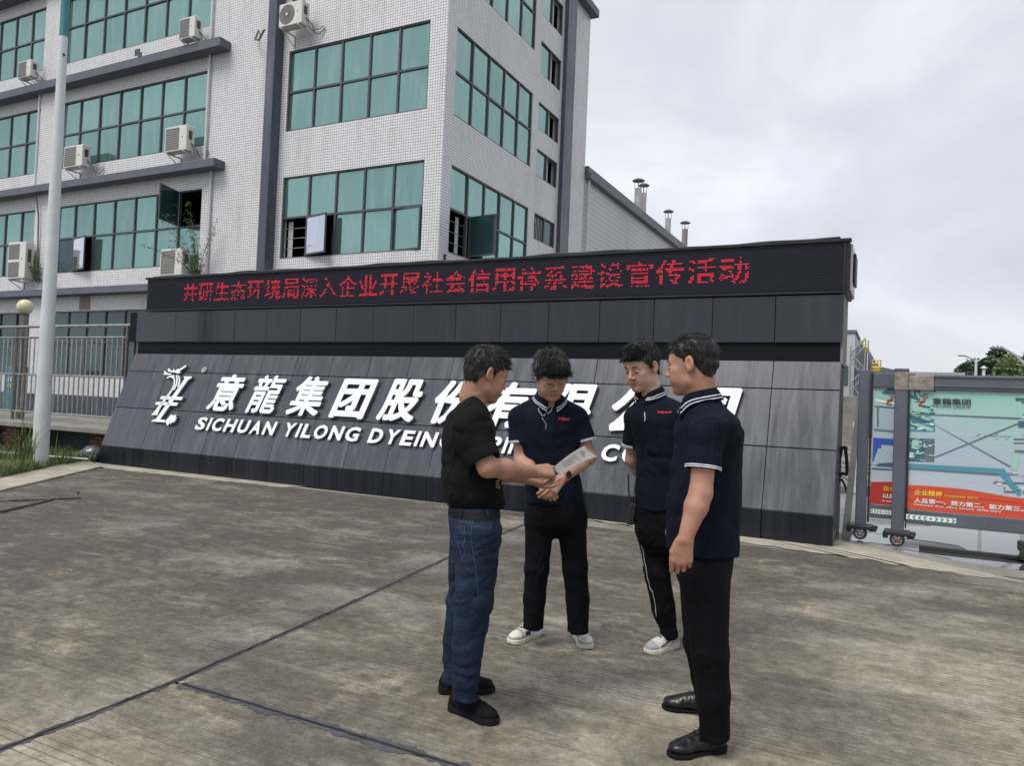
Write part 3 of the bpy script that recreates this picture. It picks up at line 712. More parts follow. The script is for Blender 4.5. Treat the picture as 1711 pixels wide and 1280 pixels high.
# ---------------------------------------------------------------- plants
def leaf_mat(name, c0, c1):
    m = mat(name, c0, .5, 0, .3); g = G(m); oi = g.noise(g.pos(), 4, 3)
    g.col(g.ramp(oi, (.3, c0), (.7, c1))); return m
M['leaf'] = leaf_mat('leaf_green', (.05, .10, .035), (.11, .18, .06)); M['leafdark'] = leaf_mat('leaf_hazy_dark_green', (.065, .12, .075), (.12, .19, .11)); M['leaffar'] = leaf_mat('leaf_hazy_light_green', (.13, .20, .08), (.23, .31, .14))  # leafdark and leaffar brightened: distance haze put into the colour
M['grass'] = leaf_mat('grass_green', (.055, .10, .03), (.15, .20, .075)); M['stem'] = mat('plant_stem', (.10, .10, .05), .8); M['bark'] = speckle('tree_bark', (.06, .05, .04), (.12, .1, .08), .9, 8, .5)
def leaf(b, p, d, ln, wd, rnd):
    d = d.normalized(); s = d.cross(Vector((rnd.uniform(-1, 1), rnd.uniform(-1, 1), 1))).normalized()*wd; up = s.cross(d).normalized()*ln*.08
    b.add([p, p+d*ln*.45+s+up, p+d*ln-Vector((0, 0, ln*.15)), p+d*ln*.45-s+up], [(0, 1, 2), (0, 2, 3)])
def climber(name, label, root, hgt, n, seed, spread=.35, lf=.09):
    rnd = random.Random(seed); t = empty(name, root); tag(t, label, 'plant'); sb = MB(); lb = MB(); root = Vector(root)
    for k in range(n):
        p = root+Vector((rnd.uniform(-.1, .1), rnd.uniform(-.05, .05), 0)); d = Vector((rnd.uniform(-.35, .35), rnd.uniform(-.35, .1), 1)).normalized(); pts = [p.copy()]
        L = hgt*rnd.uniform(.5, 1)
        for s in range(9):
            d = (d+Vector((rnd.uniform(-.3, .3), rnd.uniform(-.3, .2), rnd.uniform(-.35, .12)))*spread*1.4).normalized(); p = p+d*L/9; pts.append(p.copy())
            for _ in range(5):
                dd = Vector((rnd.uniform(-1, 1), rnd.uniform(-1, 1), rnd.uniform(-.7, .5))); leaf(lb, p+dd*.03, dd, lf*rnd.uniform(.7, 1.5), lf*.16, rnd)
        sb.tube(pts, [.012-.001*i for i in range(10)], 4)
    sb.build('stem', M['stem'], t); lb.build('foliage', M['leaf'], t); return t
x, z, wd, ht = acpx(266, 303, 417, 461)
climber('window_plant', 'leafy green shrub growing from the ledge between the AC unit and the open window', (x+wd+.38, FY-.3, z-.1), 2.3, 13, 3)
x, z, wd, ht = acpx(11, 40, 406, 466)
climber('window_plant', 'small weed growing behind the twin fan AC unit at far left', (x+wd+.3, FY-.25, z-.1), 1.0, 6, 5)

# ---------------------------------------------------------------- warehouse behind, roof vents
wh = empty('warehouse', (-14, 60, 0)); tag(wh, 'long low warehouse with pale ribbed cladding and dark eaves behind the office block', 'building')
b = MB(); b.box(-30, CX-.02, BACKY+.25, 150, -.05, 9.95); b.build('wall', M['corr'], wh)
b = MB(); b.bbox(-30.2, CX+.12, BACKY+.22, 150.2, 9.9, 10.2, .02); b.bbox(CX+.0, CX+.22, BACKY+.22, 150.2, 9.72, 9.93, .02); b.build('gutter', M['roofdark'], wh)
b = MB(); b.prism([(CX+.1, BACKY+.3, 10.2), (-20, BACKY+.3, 11.2), (-30, BACKY+.3, 10.2)], (0, 1, 0), 124); b.build('roof', M['roofdark'], wh)
b = MB(); b.tube([(CX+.07, 25.9, 0), (CX+.07, 25.9, 9.8)], .05, 8); b.build('downpipe', M['pipe'], wh, True)
def vent(py, px, zb, zt, label, r=.24, y=None, rusty=False, capgap=.3):
    p = at(px, py, 0, CX-.6); t = empty('roof_vent', (p.x, p.y, 10)); tag(t, label, 'vent pipe', 'metal vent pipes on the warehouse roof')
    zt = p.z; b = MB(); b.tube([(p.x, p.y, 9.9), (p.x, p.y, zt-.45)], r, 16); b.build('flue', M['rust'] if rusty else M['vent'], t, True)
    b = MB()
    for k in range(4):
        a = k*math.pi/2+.4; b.tube([(p.x+r*.9*math.cos(a), p.y+r*.9*math.sin(a), zt-.5), (p.x+r*1.1*math.cos(a), p.y+r*1.1*math.sin(a), zt-.06)], .015, 5)
    b.build('cap_strut', M['vent'], t)
    b = MB(); b.lathe([(0, .07), (r*.9, .03), (r*1.75, -.05), (r*1.75, -.08), (0, -.03)], (p.x, p.y, zt-.02), 20); b.build('cap', M['roofdark'], t, True); return t
vent(299, 1067, 0, 0, 'tallest and foremost vent pipe on the warehouse roof', .165)
vent(307, 1076, 0, 0, 'vent pipe half hidden behind the foremost warehouse vent', .15)
vent(351, 1117, 0, 0, 'third vent pipe along the warehouse roof, clean grey with wide cap', .155)
vent(370, 1145, 0, 0, 'rust streaked vent pipe nearest the far end of the warehouse roof', .165, rusty=True)

# ---------------------------------------------------------------- ledge, fence, lamps, flagpole on the left
SLZ = .60
def slabz(px, py): return at(px, py, 2, SLZ)
ledge = empty('raised_walkway', (-16, 10, 0)); tag(ledge, 'raised concrete walkway slab on old brick piers under the steel railing', 'walkway')
FYL = 9.62
b = MB(); b.bbox(-40, -12.75, 9.02, 12.5, SLZ-.10, SLZ, .01); b.build('deck_slab', M['concrete_old'], ledge)
b = MB(); b.box(-40, -12.8, 10.1, 12.4, -.05, SLZ-.10); b.build('void_shade_block', M['joint'], ledge)  # dark block added for the shaded void under the deck
for x0 in (-17.9, -21.5): b = MB(); b.bbox(x0, x0+.28, 9.3, 10.0, -.05, SLZ-.1, .01); b.build('pier', M['concrete_old'], ledge)
for x0, nn in ((-14.0, 2), (-16.9, 2)):
    for r in range(7):
        for k in range(nn):
            bq = MB(); bq.bbox(x0+k*.25+(.12 if r % 2 else 0), x0+k*.25+.24+(.12 if r % 2 else 0), 9.45, 9.6+random.uniform(0, .05), -.02+r*.073, -.02+r*.073+.062, .005); bq.build('brick', M['brick'], ledge)
fence = empty('steel_railing', (-18, FYL, SLZ)); tag(fence, 'brushed steel railing with vertical bars on the raised walkway left of the sign', 'railing')
zT, zT2, zM, zB = at(114, 545, 1, FYL).z, at(114, 564, 1, FYL).z, at(170, 630, 1, FYL).z, at(170, 697, 1, FYL).z
xr = at(228, 542, 1, FYL).x; xl = -30
for z, r, x1 in ((zT, .032, xr), (zT2, .022, xr-.22), (zM, .022, xr-.22), (zB, .024, xr-.22)):
    b = MB(); b.tube([(xl, FYL, z), (x1, FYL, z)], r, 10); b.build('rail', M['steel'], fence, True)
posts = [xr-.03, xr-.24, at(43, 600, 1, FYL).x+.0, at(26, 600, 1, FYL).x, at(43, 600, 1, FYL).x-3.4, at(26, 600, 1, FYL).x-3.4]
for i, x in enumerate(posts): b = MB(); b.tube([(x, FYL, SLZ), (x, FYL, zT)], .034, 10); b.build('post', M['steelpost'], fence, True)
pit = .158; bm_ = MB(); bm_.tube([(0, 0, zB-SLZ), (0, 0, zM-SLZ)], .016, 8, False); bar0 = bm_.build('bar', M['steel'], None, True, False)
bm2 = MB(); bm2.tube([(0, 0, zM-SLZ), (0, 0, zT2-SLZ)], .016, 8, False); bar1 = bm2.build('bar', M['steel'], None, True, False)
x = xr-.24-pit; first = True; k = 0
while x > xl:
    if min(abs(x-p) for p in posts) > .07:
        for src in (bar0, bar1):
            o = src if first else src.copy()
            if not first: COL.objects.link(o)
            o.parent = fence; o.location = (x+18+(0.04 if src is bar1 else 0), 0, 0)
        first = False
    x -= pit
# globe lamp post behind the railing
gx = at(37, 600, 1, FYL+.25).x; gz = at(38, 513, 1, FYL+.25).z
gl = empty('globe_lamp', (gx, FYL+.25, SLZ)); tag(gl, 'cream globe lamp on a round steel post behind the railing at left', 'lamp')
b = MB(); b.tube([(gx, FYL+.25, SLZ), (gx, FYL+.25, gz-.16)], .065, 14); b.build('post', M['steelpost'], gl, True)
b = MB(); b.lathe([(.03, -.19), (.085, -.18), (.095, -.14), (.07, -.12)], (gx, FYL+.25, gz), 18); b.build('collar', M['steelpost'], gl, True)
b = MB(); b.lathe([(.165*math.sin(math.pi*k/14)+.0001, -.165*math.cos(math.pi*k/14)) for k in range(1, 15)], (gx, FYL+.25, gz), 26); b.build('globe', M['globe'], gl, True)
# things seen through the railing
t = empty('service_cabinet', (-20.2, 14.8, 0)); tag(t, 'teal utility cabinet with yellow and white stickers behind the railing', 'cabinet')
cxx = at(16, 640, 1, 14.6).x; b = MB(); b.bbox(cxx-.3, cxx+.3, 14.6, 15.0, 0, 1.9, .01); b.build('body', M['teal'], t)
b = MB(); b.box(cxx-.08, cxx+.1, 14.59, 14.6, 1.2, 1.32); b.build('sticker', M['yellow'], t)
b = MB(); b.box(cxx-.08, cxx+.1, 14.588, 14.6, 1.4, 1.55); b.build('sticker', M['pipe'], t)

# flagpole
PZ = at(105, 61, 1, 7.75).z
fp = empty('flagpole', (-12.745, 7.75, 0)); tag(fp, 'tall white tapering pole with a teal upper section in front of the railing', 'pole')
b = MB(); pz = [0, 2.0, 4.0, 6.0, PZ]; b.tube([(-12.745, 7.75, z) for z in pz], [.128-.0085*z for z in pz], 22, False); b.build('lower_shaft', M['polewhite'], fp, True)
b = MB(); b.tube([(-12.745, 7.75, PZ), (-12.745, 7.75, 10.5)], [.128-.0085*PZ+.004, .05], 22); b.build('upper_shaft', M['teal'], fp, True)
b = MB(); b.box(-12.67, -12.65, 7.70, 7.74, PZ-.35, PZ-.32); b.build('bolt', M['acdark'], fp)

# grass verge: soil bed, blades and tufts
b = MB(); b.prism([(-45, 5, -.1), (-9.6, 2.6, -.1), (-12.95, 8.85, -.1), (-12.85, 9.6, -.1), (-45, 9.6, -.1)], (0, 0, 1), .10)
b = MB(); b.prism([(-45, -1, -.1), (-6.35, -1, -.1), (-10.0, 4.6, -.1), (-11.9, 7.1, -.1), (-13.5, 9.4, -.1), (-12.8, 9.6, -.1), (-45, 9.6, -.1)], (0, 0, 1), .1)
tag(b.build('verge', M['soil']), kind='structure')
rg = random.Random(21); b = MB()
def kerbx(y): return float(np.interp(y, [-1, 4.6, 7.1, 9.4], [-6.35, -10.0, -11.9, -13.45]))
def blade(b, x, y, h, w, lean, z=0.0):
    a = rg.uniform(0, 6.28); d = Vector((math.cos(a), math.sin(a), 0)); s = Vector((-d.y, d.x, 0))*w
    p0 = Vector((x, y, z)); p1 = p0+Vector((0, 0, h*.55))+d*lean*h*.3; p2 = p0+Vector((0, 0, h*(.95-lean*.25)))+d*lean*h
    b.add([p0-s, p0+s, p1+s*.8, p1-s*.8, p2], [(0, 1, 2, 3), (3, 2, 4)])
for _ in range(34000):
    y = rg.uniform(3.2, 9.5); x = kerbx(y)-.02-abs(rg.gauss(0, 1.6)); 
    if x < -17: continue
    dn = math.sin(x*2.3+y)*math.sin(y*3.1-x*.7)
    if dn < -.35 and rg.random() < .7: continue
    blade(b, x, y, rg.uniform(.06, .22)*(1.35 if dn > .3 else 1), rg.uniform(.002, .005), rg.uniform(.2, 1.0))
tag(b.build('grass', M['grass']), 'low mixed green grass growing on the verge beside the kerb', 'grass', kind='stuff')
for (cx_, cy_, n_, h_, lb) in ((-12.45, 7.35, 60, .95, 'tall grass tuft with arching blades at the foot of the flagpole'), (-13.6, 7.6, 26, .5, 'thin grass tuft to the left of the flagpole'),
                               (-12.9, 8.75, 30, .36, 'low grass tuft by the round stone near the sign corner'), (-14.6, 8.6, 30, .45, 'straggly grass tuft against the brick pier left of the flagpole'), (-13.0, 8.3, 26, .5, 'grass tuft between the flagpole and the sign corner')):
    t = MB()
    for _ in range(n_):
        a = rg.uniform(0, 6.28); blade_l = rg.uniform(.5, 1)*h_; d = Vector((math.cos(a), math.sin(a), 0)); p = Vector((cx_+rg.gauss(0, .08), cy_+rg.gauss(0, .08), 0)); w_ = rg.uniform(.006, .011); s = Vector((-d.y, d.x, 0))*w_
        cu = rg.uniform(.2, 1.1); L = []; R_ = []
        for i in range(6):
            q = i/5; c = p+Vector((0, 0, blade_l*(1.25*q-.55*cu*q*q)))+d*blade_l*cu*q*q*.8; f_ = 1-q*.9; L.append(c-s*f_); R_.append(c+s*f_)
        t.add(L+R_, [(i, i+1, 6+i+1, 6+i) for i in range(5)])
    tag(t.build('grass_tuft', M['grass']), lb, 'grass')
b = MB(); b.tube([(-16.2, 6.6, .10), (-14.4, 7.7, .16), (-13.2, 8.2, .12), (-12.6, 8.5, .1)], .016, 6); tag(b.build('water_hose', M['pipe'], None, True), 'thin pale hose lying through the grass behind the flagpole', 'hose')
rk = bmesh.new(); bmesh.ops.create_icosphere(rk, subdivisions=3, radius=1)
for v in rk.verts: v.co = Vector((v.co.x*.24, v.co.y*.2, max(v.co.z, -.3)*.2))*(1+.06*math.sin(v.co.x*9+v.co.y*7))+Vector((-13.15, 8.95, .1))
me = bpy.data.meshes.new('round_stone'); rk.to_mesh(me); rk.free(); me.polygons.foreach_set('use_smooth', [True]*len(me.polygons))
tag(link('round_stone', me, M['slope']), 'smooth dark grey stone lying at the left foot of the sign wall', 'stone')

# ---------------------------------------------------------------- sliding gate with printed banners
GY = 9.40
gate = empty('sliding_gate', (1.6, GY, 0)); tag(gate, 'grey metal sliding gate on wheels with printed green and red banner', 'gate')
g2 = empty('sliding_gate', (.6, GY+.34, 0)); tag(g2, 'rear leaf of the sliding gate standing behind the first banner post', 'gate')
def post(gt, px0, px1, ptop, pbot, y, wheelpx, rusty):
    x0 = at(px0, 880, 1, y).x; x1 = at(px1, 880, 1, y).x; zt = at((px0+px1)/2, ptop, 1, y).z; xt0 = x0; 
    b = MB(); b.bbox(x0, x1, y-.05, y+.09, .16, zt-(.24 if rusty else 0), .008); p = b.build('post', M['gate'], gt)
    if rusty:
        b = MB(); b.bbox(x0-.004, x1+.004, y-.055, y+.095, zt-.24, zt-.03, .006); b.bbox(x1+.004, x1+.25, y-.052, y+.07, zt-.235, zt-.075, .006); b.build('rusted_sleeve', M['rust'], gt)
        b = MB(); b.bbox(x0-.01, x1+.01, y-.06, y+.1, zt-.03, zt, .006); b.build('post_cap', M['gate'], gt)
    b = MB(); xc = (x0+x1)/2; b.bbox(xc-.13, xc+.13, y-.09, y+.14, .115, .165, .01); b.bbox(xc-.145, xc-.09, y-.08, y+.1, .08, .14, .01); b.bbox(xc+.09, xc+.17, y-.08, y-.02, .10, .15, .01); b.bbox(xc+.12, xc+.18, y-.06, y+.0, .13, .17, .006); b.build('wheel_bracket', M['black'], gt)
    q = Matrix.Rotation(math.radians(90), 3, 'X'); c = (xc-.0, y-.05, .075)
    b = MB(); b.lathe([(.05, .032), (.066, .032), (.075, .02), (.075, -.02), (.066, -.032), (.05, -.032)], c, 26, q); wl = b.build('wheel', M['rubber'], gt, True)
    b = MB(); b.lathe([(.0, .028), (.014, .03), (.016, .02), (.042, .018), (.044, .03), (.052, .032), (.052, .0)], c, 26, q)
    b.build('rim', M['chrome'], wl, True)
    b = MB()
    for k in range(5):
        a = k*2*math.pi/5+.3; b.lathe([(0, .0235), (.010, .0235), (.010, .015)], (c[0]+.03*math.cos(a), c[1], c[2]+.03*math.sin(a)), 8, q)
    b.build('rim_slot', M['black'], wl)
    if rusty:
        b = MB(); b.lathe([(0, .034), (.014, .033), (.014, .02)], c, 12, q); b.build('hub_cap', M['redprint'], wl)
    return x0, x1, zt
def flat(name, c, rough=.45): m = mat(name, c, rough, 0, .4); return m
M['redprint'] = flat('red_print', (.43, .035, .025)); M['orangeprint'] = flat('orange_print', (.56, .075, .035)); M['whiteprint'] = flat('white_print', (.75, .76, .76)); M['yellowprint'] = flat('yellow_print', (.75, .55, .06)); M['blackprint'] = flat('black_print', (.04, .05, .06))
M['greenprint'] = flat('green_arrow_print', (.03, .30, .20)); M['tealprint'] = flat('teal_machine_print', (.07, .27, .36)); M['bluep'] = flat('blue_print', (.03, .09, .42)); M['darkteal'] = flat('dark_teal_print', (.05, .13, .17)); M['paleblue'] = flat('pale_blue_print', (.38, .46, .52)); M['darkgrey'] = flat('grey_print', (.13, .16, .18)); M['mint'] = flat('mint_print', (.30, .55, .47))
def banner_mat(name='banner_print'):
    m = mat(name, (.5, .6, .6), .3, 0, .5); g = G(m); p = g.pos()
    sx = g.n('SeparateXYZ', i_Vector=p); z = sx.outputs[2]; x = sx.outputs[0]
    n = g.noise(p, 1.6, 3)
    t = g.math('ADD', z, g.math('MULTIPLY', n, .6))
    c = g.ramp(g.math('MULTIPLY', t, .5), (.40, (.47, .51, .56)), (.68, (.40, .47, .55)), (.86, (.35, .52, .52)), (1., (.30, .55, .48)))
    g.col(c)
    wr = g.noise(g.map(p, (1.2, 1, 4)), 2.0, 3); g.bump(wr, .25, .02); return m
M['banner'] = banner_mat()
def pl(b, pts, y, m_i=0, th=.0):
    vs = [at(*q, 1, y) for q in pts]; b.cur = m_i; b.add(vs, [tuple(range(len(vs)))])
x0, x1, zt = post(gate, 1488.5, 1510.5, 616, 885, GY, 1497, True)
y2 = GY+.22; xa0, xa1, za = post(g2, 1428.5, 1446.5, 618, 880, y2, 1437, False)
b = MB(); b.bbox(xa1+.01, xa1+.03, y2-.03, y2+.08, .2, za-.03, .004); b.build('seal_strip', M['rubber'], g2)
b = MB(); b.bbox(x1+.008, x1+.022, GY-.04, GY+.07, .2, zt-.25, .004); b.build('seal_strip', M['rubber'], gate)
zt0, zt1 = at(1600, 653, 1, GY).z, at(1600, 627, 1, GY).z; zb0, zb1 = at(1600, 882, 1, GY).z, at(1600, 858, 1, GY).z
GX1 = 4.2
b = MB(); b.bbox(x1+.25, GX1, GY-.035, GY+.05, zt0, zt1, .008); b.bbox(x1+.25, GX1, GY-.05, GY-.035, zt0+.035, zt0+.055, .003); b.bbox(x1+.25, GX1, GY-.05, GY-.035, zt1-.03, zt1-.012, .003); b.build('top_beam', M['gate'], gate)
b = MB(); b.bbox(x1+.025, GX1, GY-.035, GY+.05, zb0, zb1, .008); b.build('bottom_beam', M['gate'], gate)
b = MB(); b.bbox(xa1+.035, x0+.2, y2-.03, y2+.05, zt0+.02, zt1+.02, .008); b.build('top_beam', M['gate'], g2)
b = MB(); b.bbox(xa1+.035, x0+.2, y2-.03, y2+.05, zb0+.0, zb1-.0, .008); b.build('bottom_beam', M['gate'], g2)
zp0, zp1 = zb1-.002, zt0+.002
b = MB(); b.box(x1+.03, GX1-.02, GY+.0, GY+.02, zp0, zp1); ban = b.build('banner', M['banner'], gate)
b = MB(); b.box(xa1+.04, x0+.2, y2+.0, y2+.02, zp0, zp1); ban2 = b.build('banner', M['banner'], g2)
def C(x, y): return (1440+x/4.572, 620+y/4.572)
def printed(polys, mts, y, parent, name='printed_picture'):
    b = MB()
    for mi, pts, dy in polys: pl(b, [C(*q) for q in pts], y-dy, mi)
    return b.build(name, [M[k] for k in mts], parent)
MT = ['paleblue', 'darkteal', 'tealprint', 'mint', 'darkgrey', 'redprint', 'orangeprint', 'whiteprint', 'bluep', 'greenprint', 'blackprint', 'yellowprint']
pp = lambda *a: list(zip(a[::2], a[1::2]))
printed([(3, pp(365,130,570,135,570,330,365,322), .002), (1, pp(400,135,418,136,418,200,400,198), .003), (1, pp(428,135,446,136,446,180,428,178), .003), (1, pp(367,180,450,205,440,228,367,205), .003),
 (1, pp(510,145,570,165,565,150,530,140), .003),
 (4, pp(365,322,1239,358,1239,372,365,330), .004), (2, pp(365,330,560,395,560,465,365,462), .003), (3, pp(372,385,550,440,540,462,372,440), .0035), (1, pp(367,332,555,400,555,432,367,362), .004), (1, pp(367,405,500,450,495,462,367,420), .004),
 (1, pp(362,512,556,520,553,695,350,690), .003), (3, pp(385,530,440,515,470,560,430,600,380,590), .0035), (4, pp(470,530,540,540,548,690,480,690), .0035), (7, pp(365,620,395,625,392,665,362,660), .0035),
 (4, pp(560,415,575,420,1140,728,1130,736), .004), (4, pp(1195,395,1200,405,560,664,556,656), .0045), (4, pp(870,490,1140,500,1140,504,870,494), .004),
 (2, pp(348,697,1080,738,1218,930,1200,960,1050,795,348,748), .005), (4, pp(348,740,1050,785,1050,798,348,750), .006), (0, pp(348,697,1080,738,1085,748,348,708), .006),
 (3, pp(1190,160,1700,175,1700,360,1190,360), .003), (1, pp(1175,205,1700,210,1700,232,1175,230), .004), (1, pp(1195,385,1700,395,1700,440,1195,432), .004), (4, pp(1160,515,1700,520,1700,530,1160,527), .004), (4, pp(1160,545,1700,550,1700,560,1160,556), .004),
 (4, pp(1170,605,1700,610,1700,632,1165,625), .004), (3, pp(1165,625,1210,628,1185,760,1140,755), .004), (4, pp(1005,848,1700,860,1700,876,1005,862), .004), (4, pp(1100,788,1700,800,1700,810,1100,796), .004), (4, pp(1085,915,1700,940,1700,955,1085,930), .004)], MT, GY, ban)
rb = random.Random(8); tiny = []
for (X0, X1, Y0_, Y1_, nn) in ((368, 556, 140, 460, 46), (360, 552, 518, 690, 30), (1195, 1700, 180, 640, 60), (1000, 1700, 780, 950, 26), (880, 1180, 470, 520, 8)):
    for _ in range(nn):
        x, y = rb.uniform(X0, X1-30), rb.uniform(Y0_, Y1_-14); w_, h_ = rb.uniform(6, 60), rb.uniform(3, 16); sk = rb.uniform(-8, 8)
        tiny.append((rb.choice((0, 1, 1, 2, 3, 4, 7)), [(x, y), (min(x+w_, X1), y+sk), (min(x+w_, X1), y+h_+sk), (x, y+h_)], .0062+rb.uniform(0, .0006)))
printed(tiny, MT, GY, ban, 'printed_detail')
b = MB()
top = pp(337,872,500,878,800,905,1000,940,1150,965,1240,975,1900,1010); bot = pp(1900,1180,1240,1145,700,1090,500,1072,330,1052)
pl(b, [C(*q) for q in top+bot], GY-.007, 0); b.build('red_band', [M['orangeprint']], ban)
b = MB(); 
for a in (pp(337,900,700,950,1240,1010,1240,1016,700,962,337,906), pp(337,980,600,1020,900,1060,900,1068,600,1030,337,986)): pl(b, [C(*q) for q in a], GY-.008, 0)
b.build('red_shade', [M['redprint']], ban)
printed([(3, pp(105,180,265,205,265,235,105,205), .002), (1, pp(150,165,200,130,265,135,265,180,180,178), .003), (7, pp(105,210,265,240,265,262,105,232), .003), (1, pp(95,265,262,278,262,288,95,275), .003), (0, pp(95,280,255,290,250,450,90,440), .003), (4, pp(115,280,130,282,130,428,115,426), .004), (1, pp(90,445,250,460,250,468,90,453), .004),
 (8, pp(88,510,250,520,250,570,150,560,145,680,80,690), .004), (0, pp(125,590,250,600,245,700,80,720), .0045), (1, pp(85,740,245,750,245,760,70,752), .004), (1, pp(130,705,245,700,245,735,105,725), .005),
 (5, pp(68,848,232,848,225,1045,58,1025), .005)], MT, y2, ban2)
def text_on(body, px0, px1, pyb, pyt, y, m, parent, name, off=.02, slant=0):
    "flat lettering standing on the vertical plane y"
    a = at(px0, pyb, 1, y); c = at(px1, pyb, 1, y); t = at(px0, pyt, 1, y)
    me = fit_mesh(bold_mesh(body, off*.8, 6) if off > .005 else text_mesh(body), c.x-a.x, t.z-a.z, .0015, slant)
    me.materials.clear(); me.materials.append(m)
    o = link(name, me, None, parent); ang = math.atan2(0, 1)
    o.matrix_basis = parent_inv(parent) @ Matrix(((1, 0, 0, a.x), (0, 0, -1, y), (0, 1, 0, a.z), (0, 0, 0, 1))); return o
def T(body, cx0, cx1, cyb, cyt, m, off=.02, y=GY-.010, par=ban, sl=0):
    (a, bb_), (c, d) = C(cx0, cyb), C(cx1, cyt); return text_on(body, a, c, bb_, d, y, M[m], par, 'print_text', off, sl)
T('意龍集团', 540, 832, 252, 205, 'blackprint', .03); T('YILONG GROUP', 540, 830, 276, 258, 'blackprint', .01)
T('企业精神', 400, 612, 946, 905, 'yellowprint', .03); T('Corporate Spirit', 630, 888, 964, 942, 'yellowprint', .02)
T('人品第一、努力第二、能力第三。', 398, 1238, 1005, 968, 'whiteprint', .025); T('Character first, effort second, ability third', 395, 1062, 1030, 1010, 'whiteprint', .01)
T('企业', 160, 262, 912, 878, 'yellowprint', .03, y2-.01, ban2); T('以质', 160, 258, 970, 935, 'whiteprint', .02, y2-.01, ban2); T('to subsist', 155, 262, 998, 982, 'whiteprint', .01, y2-.01, ban2)
for (ox, oy, sx_, sy_, par, yy) in ((430, 180, .115, .098, ban, GY-.009), (180, 170, .115, .095, ban2, y2-.009)):
    b = MB()
    for poly in LOGO:
        vs = [at(*C(ox+(x-150)*sx_, oy+(y-200)*sy_), 1, yy) for x, y in poly]; b.add(vs, [tuple(range(len(vs)))])
    b.build('printed_emblem', M['redprint'], par)
# green arrow strips on the lower beams
def arrows(c0, c1, y, par, n=9):
    b = MB(); (px0, py0), (px1, py1) = C(*c0), C(*c1); a = at(px0, py0, 1, y); c = at(px1, py1, 1, y); h = .052
    b.cur = 0; b.box(a.x, c.x, y-.004, y, a.z-h/2, a.z+h/2); b.cur = 1; n = 9; wd = (c.x-a.x)/n
    for k in range(n):
        if k == 4:
            b.box(a.x+(k+.3)*wd, a.x+(k+.7)*wd, y-.006, y-.004, a.z-.012, a.z+.012); continue
        s = -1 if k < 4 else 1; x = a.x+(k+.5)*wd; q = .022
        for sg in (1, -1):
            vs = [(x+s*wd*.35, y-.006, a.z), (x+s*wd*.0, y-.006, a.z), (x-s*wd*.35, y-.006, a.z+sg*q), (x-s*wd*.0, y-.006, a.z+sg*q)]; b.add(vs, [(0, 1, 2, 3)])
    b.build('arrow_strip', [M['whiteprint'], M['greenprint']], par)
arrows((338, 1112), (720, 1150), GY-.036, gate); arrows((68, 1070), (260, 1100), y2-.031, g2)
# frame bars behind the banner, track on the ground
b = MB(); b.tube([(x1+.05, GY+.09, zp1-.05), (GX1, GY+.09, zp0+.2)], .014, 6); b.tube([(x1+.05, GY+.09, zp0+.2), (GX1, GY+.09, zp1-.05)], .014, 6); b.build('cross_brace', M['gate'], gate)
b = MB(); b.bbox(.28, 9, GY-.035, GY+.04, -.012, .03, .006); tag(b.build('gate_track', M['rubber']), 'black rubber gate track lying in the puddle under the sliding gate', 'track')
xw = at(1706, 905, 1, GY-.15); wt = empty('wheel', (0, 0, 0), 0, gate)
b = MB(); q = Matrix.Rotation(math.radians(90), 3, 'X'); b.lathe([(.0, .03), (.06, .03), (.075, .02), (.075, -.02), (.06, -.03)], (xw.x+.06, GY-.18, .075), 22, q); b.build('tyre', M['rubber'], wt, True)
b = MB(); b.bbox(xw.x-.02, xw.x+.2, GY-.14, GY-.04, .1, .2, .01); b.build('bracket', M['black'], wt)
# leaning grey board, folded black stand and a rag between sign and gate
yL = 9.75
pa, pb_, pc, pd = at(1405, 905, 1, yL), at(1418, 905, 1, yL), at(1441, 660, 1, yL), at(1432, 660, 1, yL)
b = MB(); b.prism([pa, pb_, pc, pd], (0, 1, 0), .06); tag(b.build('leaning_bar', M['vent']), 'grey flat bar leaning between the sign end and the gate post', 'bar')
st = empty('folding_stand', at(1410, 900, 1, 10.0)); st.location.z = 0; tag(st, 'folded black stand with crossed legs and a grip beside the sign end', 'stand')
K = lambda x, y, yy=10.0: at(1380+x/4.92, 680+y/4.92, 1, yy)
b = MB(); b.tube([K(62, 760), K(90, 640), K(125, 590)], .014, 7); b.tube([K(175, 720), K(155, 640), K(125, 590)], .014, 7); b.tube([K(62, 600), K(125, 570), K(190, 605)], .008, 6); b.tube([K(62, 760), K(50, 900)], .012, 7); b.tube([K(175, 720), K(185, 900)], .012, 7); b.build('leg', M['black'], st, True)
b = MB(); b.tube([K(108, 560), K(112, 440), K(130, 340)], .018, 8); b.tube([K(175, 560), K(172, 440), K(160, 340)], .02, 8); b.tube([K(125, 340), K(150, 330), K(178, 345)], .018, 8); b.tube([K(105, 560), K(140, 548), K(178, 560)], .02, 8); b.build('handle', M['rubber'], st, True)

# ---------------------------------------------------------------- distance: mills, stairs, trees, lamps
def dist_pt(px, py, y): return at(px, py, 1, y)
ml = empty('mill_building', (-6, 70, 0)); tag(ml, 'tall pale mill building just visible past the right end of the sign', 'building')
M['haze_wall'] = speckle('distant_pale_wall', (.42, .44, .46), (.52, .53, .55), .8, .4, .1); M['haze_dark'] = speckle('distant_dark_steel', (.10, .11, .13), (.17, .18, .21), .7, .4, .1)
p = dist_pt(1429, 556, 60); b = MB(); b.box(-9.8, p.x, 60, 74, 0, p.z); b.box(p.x, p.x+.45, 62, 70, 0, p.z-.9); b.build('wall', M['haze_wall'], ml)
b = MB(); b.box(-9.9, p.x+.1, 59.9, 74.1, p.z, p.z+.2); b.build('roof_edge', M['haze_dark'], ml)
b = MB()
for k in range(max(1, int((p.z-1.6)/2.6))): z0 = 1+k*2.6; b.box(p.x-1.6, p.x-.4, 59.93, 60.02, z0, z0+1.4)
